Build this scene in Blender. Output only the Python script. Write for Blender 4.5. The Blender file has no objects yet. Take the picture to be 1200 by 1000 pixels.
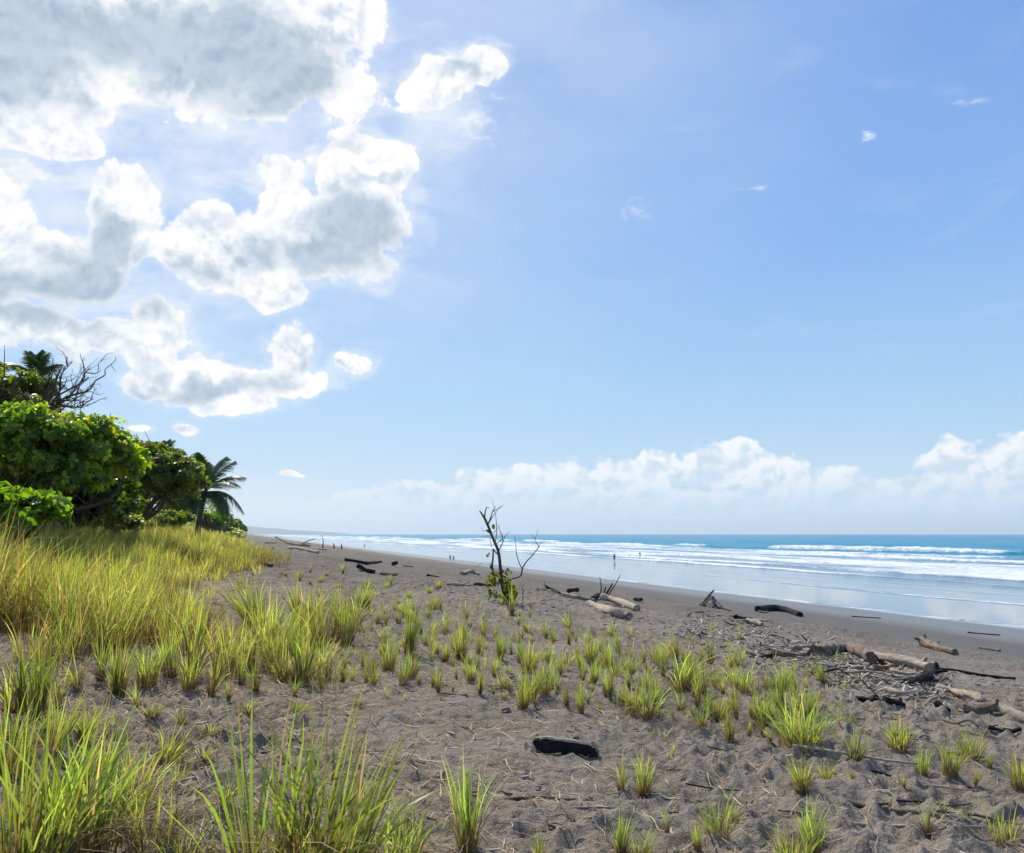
import bpy, math, random
import numpy as np
from mathutils import Vector, Matrix

sc = bpy.context.scene
COL = sc.collection
rng = np.random.default_rng(7)
random.seed(7)
R = math.radians

# ------------------------------------------------------------------ camera numbers
F = 942.0
PITCH = R(7.6)
CAM_Z = 1.72
SEA = -4.30
SUN_AZ, SUN_EL = -29.0, 47.0
US, UT = np.array([.95, .312]), np.array([-.312, .95])      # towards the sea / along the shore

def ray(px, py):
    a, b = px - 600.0, 500.0 - py
    d = np.array([a, F * math.cos(PITCH) - b * math.sin(PITCH), F * math.sin(PITCH) + b * math.cos(PITCH)])
    return d / np.linalg.norm(d)

def at(px, py, Y):
    d = ray(px, py)
    return Vector((d[0] / d[1] * Y, Y, CAM_Z + d[2] / d[1] * Y))

# ------------------------------------------------------------------ noise
def _h(ix, iy, seed):
    ix = ix.astype(np.int64); iy = iy.astype(np.int64)
    h = (ix * 374761393 + iy * 668265263 + seed * 974711) & 0xffffffff
    h = ((h ^ (h >> 13)) * 1274126177) & 0xffffffff
    h = ((h ^ (h >> 16)) * 2246822519) & 0xffffffff
    return ((h ^ (h >> 15)) & 0xffffff) / float(0xffffff)

def vn(x, y, seed=0):
    x = np.asarray(x, float); y = np.asarray(y, float)
    ix, iy = np.floor(x), np.floor(y)
    fx, fy = x - ix, y - iy
    u = fx * fx * fx * (fx * (fx * 6 - 15) + 10); v = fy * fy * fy * (fy * (fy * 6 - 15) + 10)
    a = _h(ix, iy, seed); b = _h(ix + 1, iy, seed); c = _h(ix, iy + 1, seed); d = _h(ix + 1, iy + 1, seed)
    return (a * (1 - u) + b * u) * (1 - v) + (c * (1 - u) + d * u) * v

def fbm(x, y, seed=0, o=4):
    s, a, t = 0, 1.0, 0
    for i in range(o):
        s = s + a * (vn(x * 2 ** i + 17.3 * i, y * 2 ** i - 9.1 * i, seed + i) - .5); t += a; a *= .5
    return s / t

def worley(x, y, seed=0):
    ix, iy = np.floor(x), np.floor(y)
    best = np.full(np.shape(x), 9.0)
    for dx in (-1, 0, 1):
        for dy in (-1, 0, 1):
            cx, cy = ix + dx, iy + dy
            px = cx + .1 + .8 * _h(cx, cy, seed); py = cy + .1 + .8 * _h(cx, cy, seed + 91)
            best = np.minimum(best, (px - x) ** 2 + (py - y) ** 2)
    return np.sqrt(best)

def sstep(a, b, x):
    t = np.clip((x - a) / (b - a), 0, 1)
    return t * t * (3 - 2 * t)

# ------------------------------------------------------------------ terrain
PS = np.array([-400, -60, -30, -14, -8, -4, -1, 2, 5, 8, 12, 16, 19.5, 22.5, 25, 29, 36, 44, 50, 60, 100, 200, 400, 12000.])
PZ = np.array([6, 3.2, 2.4, 1.95, 1.50, .86, .30, .08, -.08, -.3, -.75, -1.25, -1.6, -1.9, -2.45, -2.95, -3.55, -4.05, -4.40, -4.75, -6, -9, -12, -30.])
def prof(s):
    return (np.interp(s - 1.2, PS, PZ) + np.interp(s, PS, PZ) * 2 + np.interp(s + 1.2, PS, PZ)) / 4

def h_low(x, y):
    x = np.asarray(x, float); y = np.asarray(y, float)
    s = x * US[0] + y * US[1]; t = x * UT[0] + y * UT[1]
    sw = s + 2.2 * fbm(t / 14, s / 40, 5, 2) * sstep(5, 20, s) + 5.0 * fbm(t / 90, s * 0, 6, 2) * sstep(35, 42, s) * 0.5
    z = prof(sw)
    dry = 1 - sstep(20, 28, s)
    r = np.sqrt(x * x + y * y)
    z = z + dry * (.42 * fbm(x / 6.5, y / 6.5, 11, 3) + .16 * fbm(x / 1.9, y / 1.9, 15, 2)) * sstep(1, 8, r)
    # the low mound by the end of the dune grass
    z = z + .55 * np.exp(-(((x + 9.5) / 3.0) ** 2 + ((y - 39) / 6.0) ** 2)) 
    return z

def h_full(x, y):
    x = np.asarray(x, float); y = np.asarray(y, float)
    s = x * US[0] + y * US[1]
    z = h_low(x, y)
    r = np.sqrt(x * x + y * y) + .001
    tr = (1 - sstep(19, 26, s)) * (1 - .5 * sstep(6.5, 11, s)) * (1 - .55 * sstep(-1, -5, s))
    soft = .75 + 1.5 * fbm(x / 2.3, y / 2.3, 31, 2)
    wx = x + .10 * fbm(x / .5, y / .5, 21, 2); wy = y + .10 * fbm(x / .5, y / .5, 22, 2)
    w1 = worley(wx / .27, wy / .23, 3)
    w2 = worley(wx / .12 + 5.2, wy / .12, 8)
    f1 = 1 - sstep(30, 55, r); f2 = 1 - sstep(16, 28, r)
    z = z + tr * soft * (.130 * (np.minimum(w1, .8) ** 1.4 - .33) * f1 + .080 * (np.minimum(w2, .8) ** 1.4 - .33) * f2)
    z = z + tr * (.10 * fbm(x / .5, y / .5, 41, 3) * f1 + .036 * fbm(x / .08, y / .08, 44, 3) * f2)
    z = z + (1 - tr) * (.012 * fbm(x / 1.1, y / 3.0, 51, 3)) * (1 - sstep(40, 45, s)) * (1 - sstep(40, 60, r))
    return z

def gz(x, y):
    return float(h_full(np.array([x]), np.array([y]))[0])

_D = np.geomspace(1.5, 2500, 700)
def ground(px, py):
    d = ray(px, py)
    k = _D / math.hypot(d[0], d[1])
    X, Y, Z = d[0] * k, d[1] * k, CAM_Z + d[2] * k
    g = np.maximum(h_low(X, Y), SEA) - Z
    i = np.nonzero(g > 0)[0]
    if len(i) == 0: i = [len(_D) - 1]
    i = max(1, i[0]); f = g[i - 1] / (g[i - 1] - g[i] + 1e-9); f = min(max(f, 0), 1)
    x = X[i - 1] * (1 - f) + X[i] * f; y = Y[i - 1] * (1 - f) + Y[i] * f
    return Vector((x, y, max(gz(x, y), SEA)))

# ------------------------------------------------------------------ mesh helpers
def mesh_np(name, V, Q, col=None, smooth=True, attrs=None, tris=None):
    me = bpy.data.meshes.new(name)
    V = np.asarray(V, np.float32).reshape(-1, 3); Q = np.asarray(Q, np.int32).reshape(-1, 4)
    nt = 0 if tris is None else len(tris)
    me.vertices.add(len(V)); me.vertices.foreach_set('co', V.ravel())
    li = Q.ravel() if nt == 0 else np.concatenate([Q.ravel(), np.asarray(tris, np.int32).ravel()])
    me.loops.add(len(li)); me.loops.foreach_set('vertex_index', li)
    me.polygons.add(len(Q) + nt)
    st = np.arange(len(Q), dtype=np.int32) * 4
    if nt: st = np.concatenate([st, len(Q) * 4 + np.arange(nt, dtype=np.int32) * 3])
    me.polygons.foreach_set('loop_start', st)
    me.polygons.foreach_set('use_smooth', np.full(len(st), smooth))
    if col is not None:
        a = me.color_attributes.new('Col', 'FLOAT_COLOR', 'POINT')
        c = np.ones((len(V), 4), np.float32); c[:, :3] = col
        a.data.foreach_set('color', c.ravel())
    for k, v in (attrs or {}).items():
        a = me.attributes.new(k, 'FLOAT', 'POINT'); a.data.foreach_set('value', np.asarray(v, np.float32).ravel())
    me.update(calc_edges=True)
    return me

def obj(name, me, mat=None, parent=None, loc=None):
    o = bpy.data.objects.new(name, me)
    if me is not None and mat is not None and not me.materials: me.materials.append(mat)
    COL.objects.link(o)
    if parent is not None: o.parent = parent
    if loc is not None: o.location = loc
    return o

def tag(o, label=None, cat=None, group=None, kind=None):
    if label: o['label'] = label
    if cat: o['category'] = cat
    if group: o['group'] = group
    if kind: o['kind'] = kind
    return o

def empty(name, loc, label, cat, group=None):
    o = bpy.data.objects.new(name, None); o.empty_display_size = .2; COL.objects.link(o); o.location = loc
    return tag(o, label, cat, group)

class MB:
    def __init__(s): s.V, s.Q, s.C, s.n = [], [], [], 0
    def add(s, V, Q, C=None):
        V = np.asarray(V, float).reshape(-1, 3); Q = np.asarray(Q, int).reshape(-1, 4)
        s.V.append(V); s.Q.append(Q + s.n); s.n += len(V)
        s.C.append(np.tile((.5, .5, .5), (len(V), 1)) if C is None else np.broadcast_to(np.asarray(C, float), (len(V), 3)))
    def mesh(s, name, smooth=True):
        return mesh_np(name, np.concatenate(s.V), np.concatenate(s.Q), np.concatenate(s.C), smooth)

def tube(mb, pts, rad, sides=8, rough=0.0, seed=0, col=None, caps=True, flat=1.0):
    P = np.array([tuple(p) for p in pts], float); rad = np.broadcast_to(np.asarray(rad, float), (len(P),)).copy()
    T = np.gradient(P, axis=0); T /= np.linalg.norm(T, axis=1)[:, None] + 1e-9
    ref = np.array([0, 0, 1.0]) if abs(T[0][2]) < .9 else np.array([1.0, 0, 0])
    N = np.cross(T, ref); N /= np.linalg.norm(N, axis=1)[:, None] + 1e-9
    B = np.cross(N, T)
    a = np.arange(sides) / sides * 2 * math.pi
    rr = rad[:, None] * np.ones((1, sides))
    if rough:
        L = np.concatenate([[0], np.cumsum(np.linalg.norm(np.diff(P, axis=0), axis=1))])
        rm = max(rad.max(), 1e-4)
        u = np.cos(a)[None, :] * 1.3; v = np.sin(a)[None, :] * 1.3
        n1 = fbm(u + L[:, None] / rm * .35 + seed * 3.1, v + seed * 7.7, seed, 3)
        n2 = fbm(a[None, :] * 2.6 + seed, L[:, None] / rm * .12 + seed * 1.7, seed + 5, 3)
        rr = rr * (1 + rough * (1.6 * n1 + 1.3 * n2))
    V = P[:, None, :] + rr[:, :, None] * (np.cos(a)[None, :, None] * N[:, None, :] + flat * np.sin(a)[None, :, None] * B[:, None, :])
    m = len(P)
    i = np.arange(m - 1)[:, None] * sides; j = np.arange(sides)[None, :]; k = (j + 1) % sides
    Q = np.stack([i + j, i + k, i + k + sides, i + j + sides], -1).reshape(-1, 4)
    V = V.reshape(-1, 3)
    if caps:
        n = len(V)
        dip = .25
        for e, (row, c, t) in enumerate(((0, P[0], -T[0]), (m - 1, P[-1], T[-1]))):
            ring = V[row * sides:(row + 1) * sides]
            inner = c + (ring - c) * .55 - t * rad[row] * dip * (1 if rough else -.6)
            V = np.concatenate([V, inner, [inner.mean(0)]])
            b = n + e * (sides + 1); jj = np.arange(sides); kk = (jj + 1) % sides
            q1 = np.stack([row * sides + jj, row * sides + kk, b + kk, b + jj], -1)
            h2 = np.arange(0, sides - 1, 2)
            q2 = np.stack([b + h2, b + (h2 + 1) % sides, b + (h2 + 2) % sides, np.full(len(h2), b + sides)], -1)
            if e == 0: q1 = q1[:, ::-1]; q2 = q2[:, ::-1]
            Q = np.concatenate([Q, q1, q2])
    mb.add(V, Q, col)

def curve_pts(ctrl, n):
    P = np.array([tuple(c) for c in ctrl], float)
    if len(P) == 2: return P[0] + (P[1] - P[0]) * np.linspace(0, 1, n)[:, None]
    out = []
    E = np.concatenate([[2 * P[0] - P[1]], P, [2 * P[-1] - P[-2]]])
    for t in np.linspace(0, len(P) - 1 - 1e-6, n):
        i = int(t); u = t - i; a, b, c, d = E[i], E[i + 1], E[i + 2], E[i + 3]
        out.append(.5 * (2 * b + (c - a) * u + (2 * a - 5 * b + 4 * c - d) * u * u + (3 * b - a - 3 * c + d) * u ** 3))
    return np.array(out)

# ------------------------------------------------------------------ materials
class NT:
    def __init__(s, nt): s.nt = nt; s.L = nt.links
    def n(s, t, **kw):
        x = s.nt.nodes.new(t)
        for k, v in kw.items(): setattr(x, k, v)
        return x
    def put(s, sock, v):
        if isinstance(v, bpy.types.NodeSocket): s.L.new(v, sock)
        elif v is not None:
            sock.default_value = v
    def m(s, op, a, b=None, c=None, clamp=False):
        x = s.n('ShaderNodeMath', operation=op, use_clamp=clamp)
        for i, v in enumerate((a, b, c)):
            if v is not None: s.put(x.inputs[i], v)
        return x.outputs[0]
    def vm(s, op, a, b=None, c=None, scale=None):
        x = s.n('ShaderNodeVectorMath', operation=op)
        for i, v in enumerate((a, b, c)):
            if v is not None: s.put(x.inputs[i], v)
        if scale is not None: s.put(x.inputs['Scale'], scale)
        return x.outputs['Value'] if op in ('LENGTH', 'DOT_PRODUCT', 'DISTANCE') else x.outputs[0]
    def noise(s, vec, scale, detail=3, rough=.5, dist=0, out=0, lac=2.0):
        x = s.n('ShaderNodeTexNoise'); s.put(x.inputs['Vector'], vec)
        x.inputs['Scale'].default_value = scale; x.inputs['Detail'].default_value = detail
        x.inputs['Roughness'].default_value = rough; x.inputs['Distortion'].default_value = dist
        x.inputs['Lacunarity'].default_value = lac
        return x.outputs[out]
    def ss(s, v, a, b, lo=0., hi=1.):
        x = s.n('ShaderNodeMapRange', interpolation_type='SMOOTHSTEP')
        s.put(x.inputs[0], v); x.inputs[1].default_value = a; x.inputs[2].default_value = b
        x.inputs[3].default_value = lo; x.inputs[4].default_value = hi
        return x.outputs[0]
    def mix(s, f, a, b, mode='MIX'):
        x = s.n('ShaderNodeMix', data_type='RGBA', blend_type=mode)
        s.put(x.inputs[0], f)
        for i, v in ((6, a), (7, b)):
            if isinstance(v, tuple) and len(v) == 3: v = v + (1,)
            s.put(x.inputs[i], v)
        return x.outputs[2]
    def ramp(s, f, stops):
        x = s.n('ShaderNodeValToRGB'); s.put(x.inputs[0], f)
        e = x.color_ramp.elements
        while len(e) < len(stops): e.new(.5)
        for i, (p, c) in enumerate(stops): e[i].position = p; e[i].color = tuple(c) + (1,)
        return x.outputs[0]
    def bump(s, h, strength, dist, nrm=None):
        x = s.n('ShaderNodeBump'); x.inputs['Strength'].default_value = strength; x.inputs['Distance'].default_value = dist
        s.put(x.inputs['Height'], h)
        if nrm is not None: s.put(x.inputs['Normal'], nrm)
        return x.outputs[0]

def newmat(name):
    m = bpy.data.materials.new(name); m.use_nodes = True; m.node_tree.nodes.clear()
    t = NT(m.node_tree)
    out = t.n('ShaderNodeOutputMaterial')
    return m, t, out

def principled(t, out, base, rough, nrm=None, spec=.5, **kw):
    p = t.n('ShaderNodeBsdfPrincipled')
    if isinstance(base, tuple) and len(base) == 3: base = base + (1,)
    t.put(p.inputs['Base Color'], base); t.put(p.inputs['Roughness'], rough); t.put(p.inputs['Specular IOR Level'], spec)
    if nrm is not None: t.put(p.inputs['Normal'], nrm)
    for k, v in kw.items(): t.put(p.inputs[k.replace('_', ' ')], v)
    if out is not None: t.L.new(p.outputs[0], out.inputs[0])
    return p

def m_sand():
    m, t, out = newmat('dark_volcanic_sand')
    pos = t.n('ShaderNodeNewGeometry').outputs['Position']
    a = t.n('ShaderNodeAttribute', attribute_name='s').outputs['Fac']
    n1 = t.noise(pos, .55, 4, .6); n2 = t.noise(pos, 9, 5, .65); n3 = t.noise(pos, 130, 3, .7)
    c = t.mix(t.ss(n1, .35, .65), (.200, .168, .130), (.296, .255, .204))
    c = t.mix(t.ss(n2, .3, .75), c, t.mix(.5, c, (.42, .37, .305)))
    c = t.mix(t.ss(n3, .35, .70), t.mix(.6, c, (.045, .036, .028)), c)
    n4 = t.noise(pos, 300, 2, .8)
    c = t.mix(t.ss(n4, .62, .72), c, (.45, .39, .31))
    # straw-tinted ground under the dune grass
    so = t.m('ADD', a, t.m('MULTIPLY', t.m('SUBTRACT', n1, .5), 10.))
    c = t.mix(t.ss(so, 3.5, -2.5, 0, .55), c, t.mix(t.ss(n2, .4, .6), (.34, .25, .15), (.17, .11, .06)))
    # damp, darker band on the seaward face, then the wet, smooth swash
    nl = t.noise(t.vm('MULTIPLY', pos, (.09, .035, 0.)), 1.0, 3, .5)
    sm = t.m('ADD', a, t.m('MULTIPLY', t.m('SUBTRACT', nl, .5), 7.))
    damp = t.ss(sm, 18.5, 25.5)
    c = t.mix(damp, c, t.mix(t.ss(n2, .3, .7), (.088, .085, .076), (.122, .116, .102)))
    wet = t.ss(sm, 34., 41.)
    c = t.mix(wet, c, (.150, .145, .128))
    film = t.ss(a, 45.2, 46.8)
    c = t.mix(film, c, (.11, .115, .12))
    rough = t.m('SUBTRACT', .95, t.m('MULTIPLY', damp, .22))
    rough = t.m('SUBTRACT', rough, t.m('MULTIPLY', wet, .30))
    rough = t.m('SUBTRACT', rough, t.m('MULTIPLY', film, .43))
    dry = t.m('SUBTRACT', 1., t.m('MULTIPLY', damp, .82))
    dry = t.m('MULTIPLY', dry, t.m('SUBTRACT', 1., film))
    h = t.m('ADD', t.m('MULTIPLY', n2, .085), t.m('MULTIPLY', n3, .010))
    big = t.m('MULTIPLY', t.noise(pos, 3.2, 5, .65), .60)
    # far dimples beyond the reach of the modelled ones
    far = t.ss(t.vm('LENGTH', pos), 16., 38.)
    h = t.m('ADD', h, t.m('MULTIPLY', big, far))
    h = t.m('MULTIPLY', h, dry)
    nb = t.bump(h, .9, 1.0)
    spec = t.m('ADD', .15, t.m('MULTIPLY', wet, .35))
    principled(t, out, c, rough, nb, spec)
    return m

def m_sea():
    m, t, out = newmat('sea_water')
    pos = t.n('ShaderNodeNewGeometry').outputs['Position']
    s = t.n('ShaderNodeAttribute', attribute_name='s').outputs['Fac']
    fo = t.n('ShaderNodeAttribute', attribute_name='foam').outputs['Fac']
    # s,t aligned coordinates
    mp = t.n('ShaderNodeMapping', vector_type='POINT'); t.L.new(pos, mp.inputs[0])
    mp.inputs['Rotation'].default_value = (0, 0, -math.atan2(US[1], US[0]))
    st = mp.outputs[0]
    f1 = t.noise(t.vm('MULTIPLY', st, (.55, .16, 1.)), 1.0, 6, .68, .6)
    f2 = t.noise(t.vm('MULTIPLY', st, (2.2, .8, 1.)), 1.0, 4, .65)
    f = t.m('ADD', t.m('MULTIPLY', f1, .95), t.m('MULTIPLY', f2, .55))
    foam = t.m('SUBTRACT', t.m('ADD', fo, f), 1.25)
    foam = t.ss(foam, -.14, .42)
    deep = t.ss(s, 60., 230.)
    c = t.mix(deep, (.10, .15, .19), (.004, .19, .32))
    c = t.mix(t.ss(s, 260., 1500.), c, (.003, .145, .35))
    sw = t.noise(t.vm('MULTIPLY', st, (.03, .006, 1.)), 1.0, 4, .6)
    c = t.mix(t.ss(sw, .4, .62, 0, .4), c, t.mix(deep, (.12, .17, .21), (.008, .20, .24)))
    c = t.mix(foam, c, t.mix(t.ss(f2, .3, .65), (.46, .52, .57), (.72, .74, .75)))
    w1 = t.noise(t.vm('MULTIPLY', st, (.20, .05, 1.)), 1.0, 5, .6)
    w2 = t.noise(t.vm('MULTIPLY', st, (1.3, .6, 1.)), 1.0, 4, .6)
    wh = t.m('ADD', t.m('MULTIPLY', w1, 1.0), t.m('MULTIPLY', w2, .22))
    wh = t.m('MULTIPLY', wh, t.ss(s, 58., 110., .012, 1.))
    wh = t.m('ADD', wh, t.m('MULTIPLY', foam, t.m('MULTIPLY', f2, .12)))
    nb = t.bump(wh, 1.0, 1.0)
    rough = t.ss(s, 60., 200., .04, .30)
    rough = t.m('ADD', rough, t.m('MULTIPLY', foam, .6), clamp=True)
    spec = t.ss(s, 75., 220., .5, .12)
    spec = t.m('MULTIPLY', spec, t.m('SUBTRACT', 1., t.m('MULTIPLY', foam, .7)))
    principled(t, out, c, rough, nb, spec, IOR=1.33)
    return m

def m_leafy(name, trans=.45, tint=(1., 1., 1.), rough=.42, spec=.4, tcol=(1.6, 1.7, .6)):
    m, t, out = newmat(name)
    col = t.n('ShaderNodeAttribute', attribute_name='Col').outputs['Color']
    ri = t.n('ShaderNodeObjectInfo').outputs['Random']
    hs = t.n('ShaderNodeHueSaturation'); t.L.new(col, hs.inputs['Color'])
    t.put(hs.inputs['Hue'], t.m('ADD', .488, t.m('MULTIPLY', ri, .024)))
    t.put(hs.inputs['Value'], t.m('ADD', .85, t.m('MULTIPLY', ri, .3)))
    c = t.mix(1., hs.outputs[0], tint, 'MULTIPLY')
    p = principled(t, None, c, rough, None, spec)
    tr = t.n('ShaderNodeBsdfTranslucent'); t.put(tr.inputs['Color'], t.mix(1., c, tcol, 'MULTIPLY'))
    mx = t.n('ShaderNodeMixShader'); mx.inputs[0].default_value = trans
    t.L.new(p.outputs[0], mx.inputs[1]); t.L.new(tr.outputs[0], mx.inputs[2]); t.L.new(mx.outputs[0], out.inputs[0])
    return m

def m_wood(name, c1, c2, c3, rough=.85, bump=.8):
    m, t, out = newmat(name)
    tc = t.n('ShaderNodeTexCoord').outputs['Object']
    ri = t.n('ShaderNodeObjectInfo').outputs['Random']
    v = t.vm('ADD', tc, t.vm('SCALE', (7., 3., 5.), scale=ri))
    g = t.noise(v, 7, 6, .7, .8); fz = t.noise(v, 45, 4, .7); b = t.noise(v, 2.2, 3, .6)
    c = t.mix(t.ss(g, .33, .62), c1, c2)
    c = t.mix(t.ss(b, .52, .68, 0, .75), c, c3)
    c = t.mix(t.ss(fz, .56, .72, 0, .6), c, t.mix(.6, c, (.02, .016, .012)))
    c = t.mix(.35, c, t.mix(1., c, t.mix(ri, (.65, .62, .6), (1.3, 1.25, 1.2)), 'MULTIPLY'))
    h = t.m('ADD', t.m('MULTIPLY', g, .05), t.m('MULTIPLY', fz, .018))
    principled(t, out, c, rough, t.bump(h, bump, 1.0), .25)
    return m

def m_plain(name, c, rough=.7, var=.25, scale=20):
    m, t, out = newmat(name)
    tc = t.n('ShaderNodeTexCoord').outputs['Object']
    n = t.noise(tc, scale, 4, .6)
    cc = t.mix(n, tuple(x * (1 - var) for x in c), tuple(x * (1 + var) for x in c))
    principled(t, out, cc, rough, t.bump(n, .3, .01), .3)
    return m

M = dict(
    sand=m_sand(), sea=m_sea(),
    grass=m_leafy('grass_blades', .55, tcol=(1.85, 1.75, .75)),
    straw=m_leafy('dry_straw', .2, tcol=(1.1, 1., .8), rough=.7, spec=.2),
    leaf=m_leafy('broad_leaves', .55, rough=.42, spec=.35, tcol=(3.3, 3.2, .5)),
    frond=m_leafy('palm_leaves', .3, rough=.38, spec=.45, tcol=(1.6, 1.9, .5)),
    bark=m_wood('grey_brown_bark', (.075, .055, .040), (.13, .10, .075), (.05, .04, .03)),
    bleached=m_wood('bleached_driftwood', (.28, .225, .165), (.46, .40, .32), (.17, .13, .09)),
    brown=m_wood('weathered_brown_driftwood', (.13, .095, .065), (.25, .20, .15), (.07, .05, .035)),
    dark=m_wood('charred_driftwood', (.007, .006, .006), (.020, .018, .017), (.012, .011, .010), .95),
    stone=m_plain('brown_stone', (.16, .12, .095)),
    skin=m_plain('skin', (.36, .21, .15), .6, .08),
    hair=m_plain('dark_hair', (.02, .015, .012), .6),
    cloth_dark=m_plain('navy_cloth', (.02, .03, .06), .9),
    cloth_light=m_plain('grey_cloth', (.30, .30, .31), .9),
    cloth_red=m_plain('dull_red_cloth', (.25, .05, .04), .9),
)

# ------------------------------------------------------------------ ground sheet
def build_ground():
    az_f = np.arange(-47, 47.001, .095)
    az = np.concatenate([az_f, np.arange(50, 311, 4.)]) * math.pi / 180
    r = [.08]
    while r[-1] < 1.6: r.append(r[-1] * 1.22)
    while r[-1] < 30: r.append(r[-1] * 1.0062)
    while r[-1] < 140: r.append(r[-1] * 1.010)
    while r[-1] < 11500: r.append(r[-1] * 1.045)
    r = np.array(r)
    A, RR = np.meshgrid(az, r)
    X, Y = RR * np.sin(A), RR * np.cos(A)
    Z = np.empty_like(X)
    for i in range(0, len(r), 64):
        Z[i:i + 64] = h_full(X[i:i + 64], Y[i:i + 64])
    m, n = X.shape
    i = np.arange(m - 1)[:, None] * n; j = np.arange(n)[None, :]; k = (j + 1) % n
    Q = np.stack([i + j, i + n + j, i + n + k, i + k], -1).reshape(-1, 4)
    Q = Q[:, ::-1]
    V = np.stack([X, Y, Z], -1).reshape(-1, 3)
    V = np.concatenate([V, [[0, 0, gz(0, 0)]]])
    c = len(V) - 1
    jj = np.arange(n); tris = np.stack([np.full(n, c), (jj + 1) % n, jj], -1)
    S = V[:, 0] * US[0] + V[:, 1] * US[1]; T = V[:, 0] * UT[0] + V[:, 1] * UT[1]
    S = S + 2.5 * fbm(T / 45, S * 0, 61, 3) * sstep(38, 43, S)
    me = mesh_np('sand_beach', V, Q, attrs={'s': S}, tris=tris)
    o = obj('ground', me, M['sand'])
    tag(o, 'dark trampled volcanic sand sloping from the dune down to the wet shore', 'beach', kind='structure')
build_ground()

# ------------------------------------------------------------------ sea
def build_sea():
    s = np.concatenate([np.arange(42, 90, .4), np.arange(90, 260, .55), 260 * 1.02 ** np.arange(0, 200)])
    s = s[s < 12500]
    tp = np.concatenate([np.arange(-120, 330, 1.1), 330 * 1.012 ** np.arange(1, 400)])
    tp = tp[tp < 11800]
    tn = -120 - np.geomspace(3, 4000, 40)
    t = np.concatenate([tn[::-1], tp])
    S, T = np.meshgrid(s, t, indexing='ij')
    Z = np.full(S.shape, SEA)
    foam = np.zeros(S.shape)
    far = 1 - sstep(500, 1500, S)
    Z += (.35 * (vn(S / 17, T / 60, 71) - .5) + .12 * (vn(S / 4.5, T / 14, 72) - .5)) * sstep(70, 190, S)
    # breaking lines: s position, height, width, foam trail, coverage, seed
    lines = [(212, 1.35, 5.5, 30, .80, 1), (176, .95, 4.5, 26, .95, 2), (146, .60, 4.0, 20, .95, 3), (121, .50, 3.5, 18, .95, 4),
             (101, .36, 3.0, 13, 1.0, 5), (83, .26, 2.0, 7, 1.1, 6), (330, .9, 6, 16, .30, 7), (66, .07, 1.2, 2.5, .95, 8)]
    for (s0, hgt, w, trail, cov, sd) in lines:
        c = s0 + w * 5 * fbm(T / 70, T * 0, 100 + sd, 3) + w * 1.2 * fbm(T / 9, T * 0, 120 + sd, 3)
        c = c + (6 if s0 > 100 else 2) * np.sin(T / 160 + sd * 2.1)
        d = S - c
        amp = np.clip(.35 + 1.5 * (vn(T / 38, T * 0, 140 + sd) - .5) + .5 * cov, 0.05, 1.25)
        face = np.where(d < 0, np.exp(-(d / (w * .28)) ** 2), np.exp(-(d / (w * 1.3)) ** 2))
        lump = 1 + .55 * fbm(T / 2.2, S / 2.2, 160 + sd, 3)
        Z += hgt * face * amp * lump
        brk = sstep(.34, .80, amp * cov * (1 + .5 * fbm(T / 6, S / 3, 170 + sd, 3)))
        fr = np.where(d < 0, np.exp(-(d / (w * .45)) ** 2), np.exp(-np.maximum(d, 0) / trail))
        foam = np.maximum(foam, fr * brk * (1.0 if s0 > 70 else .72))
    # churned white water of the surf zone
    zone = sstep(84, 104, S + 6 * fbm(T / 40, S / 20, 181, 2)) * (1 - sstep(178, 214, S + 14 * fbm(T / 60, S / 30, 182, 2)))
    foam = np.maximum(foam, zone * (.64 + 1.25 * fbm(S / 9, T / 45, 183, 4)))
    Z += .10 * fbm(S / 1.6, T / 2.2, 184, 3) * zone
    far_caps = .50 * sstep(.60, .78, vn(S / 14, T / 70, 191)) * sstep(240, 300, S) * (1 - sstep(900, 1600, S))
    foam = np.maximum(foam, far_caps * .9)
    # thin lace line at the top of the swash
    edge = 46.5 + 2.2 * fbm(T / 30, T * 0, 195, 3)
    X = S * US[0] + T * UT[0]; Y = S * US[1] + T * UT[1]
    m, n = X.shape
    i = np.arange(m - 1)[:, None] * n; j = np.arange(n - 1)[None, :]
    Q = np.stack([i + j, i + n + j, i + n + j + 1, i + j + 1], -1).reshape(-1, 4)
    me = mesh_np('sea_surface', np.stack([X, Y, Z], -1), Q, attrs={'s': S, 'foam': foam})
    o = obj('sea', me, M['sea'])
    tag(o, 'turquoise sea with white breaking surf and a thin mirror-like swash', 'sea', kind='structure')
build_sea()

# ------------------------------------------------------------------ hills far down the coast
def build_hills():
    mb = []
    n = 160
    Y0 = 6800.
    xs = np.linspace(-5200, -1560, n)
    prof_h = 36 + 20 * fbm(xs / 700, xs * 0, 201, 4) * 2
    endf = sstep(-1540, -1900, xs)
    endf = np.clip((-1560 - xs) / 900, 0, 1) ** .6
    H = (prof_h + 28 * sstep(-2100, -2700, xs)) * endf
    rows = []
    for v, k in ((0, 0), (.12, .35), (.3, .72), (.5, 1.), (.75, .8), (1., 0)):
        yy = Y0 + 1500 * v + 120 * fbm(xs / 300, xs * 0 + v * 3, 202, 3)
        zz = SEA - 1 + (1.7 * H + 8 * fbm(xs / 120, xs * 0 + v * 9, 203, 4)) * k
        rows.append(np.stack([xs, yy, np.maximum(zz, SEA - 1)], -1))
    V = np.concatenate(rows); Q = []
    for r in range(5):
        j = np.arange(n - 1)
        Q.append(np.stack([r * n + j, r * n + j + 1, (r + 1) * n + j + 1, (r + 1) * n + j], -1))
    m = m_plain('far_forested_hill', (.05, .08, .04), .9, .4, .02)
    o = obj('hills', mesh_np('hills', V, np.concatenate(Q)), m)
    tag(o, 'low wooded headland far along the coast, fading into haze', 'hills', kind='structure')
build_hills()
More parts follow.
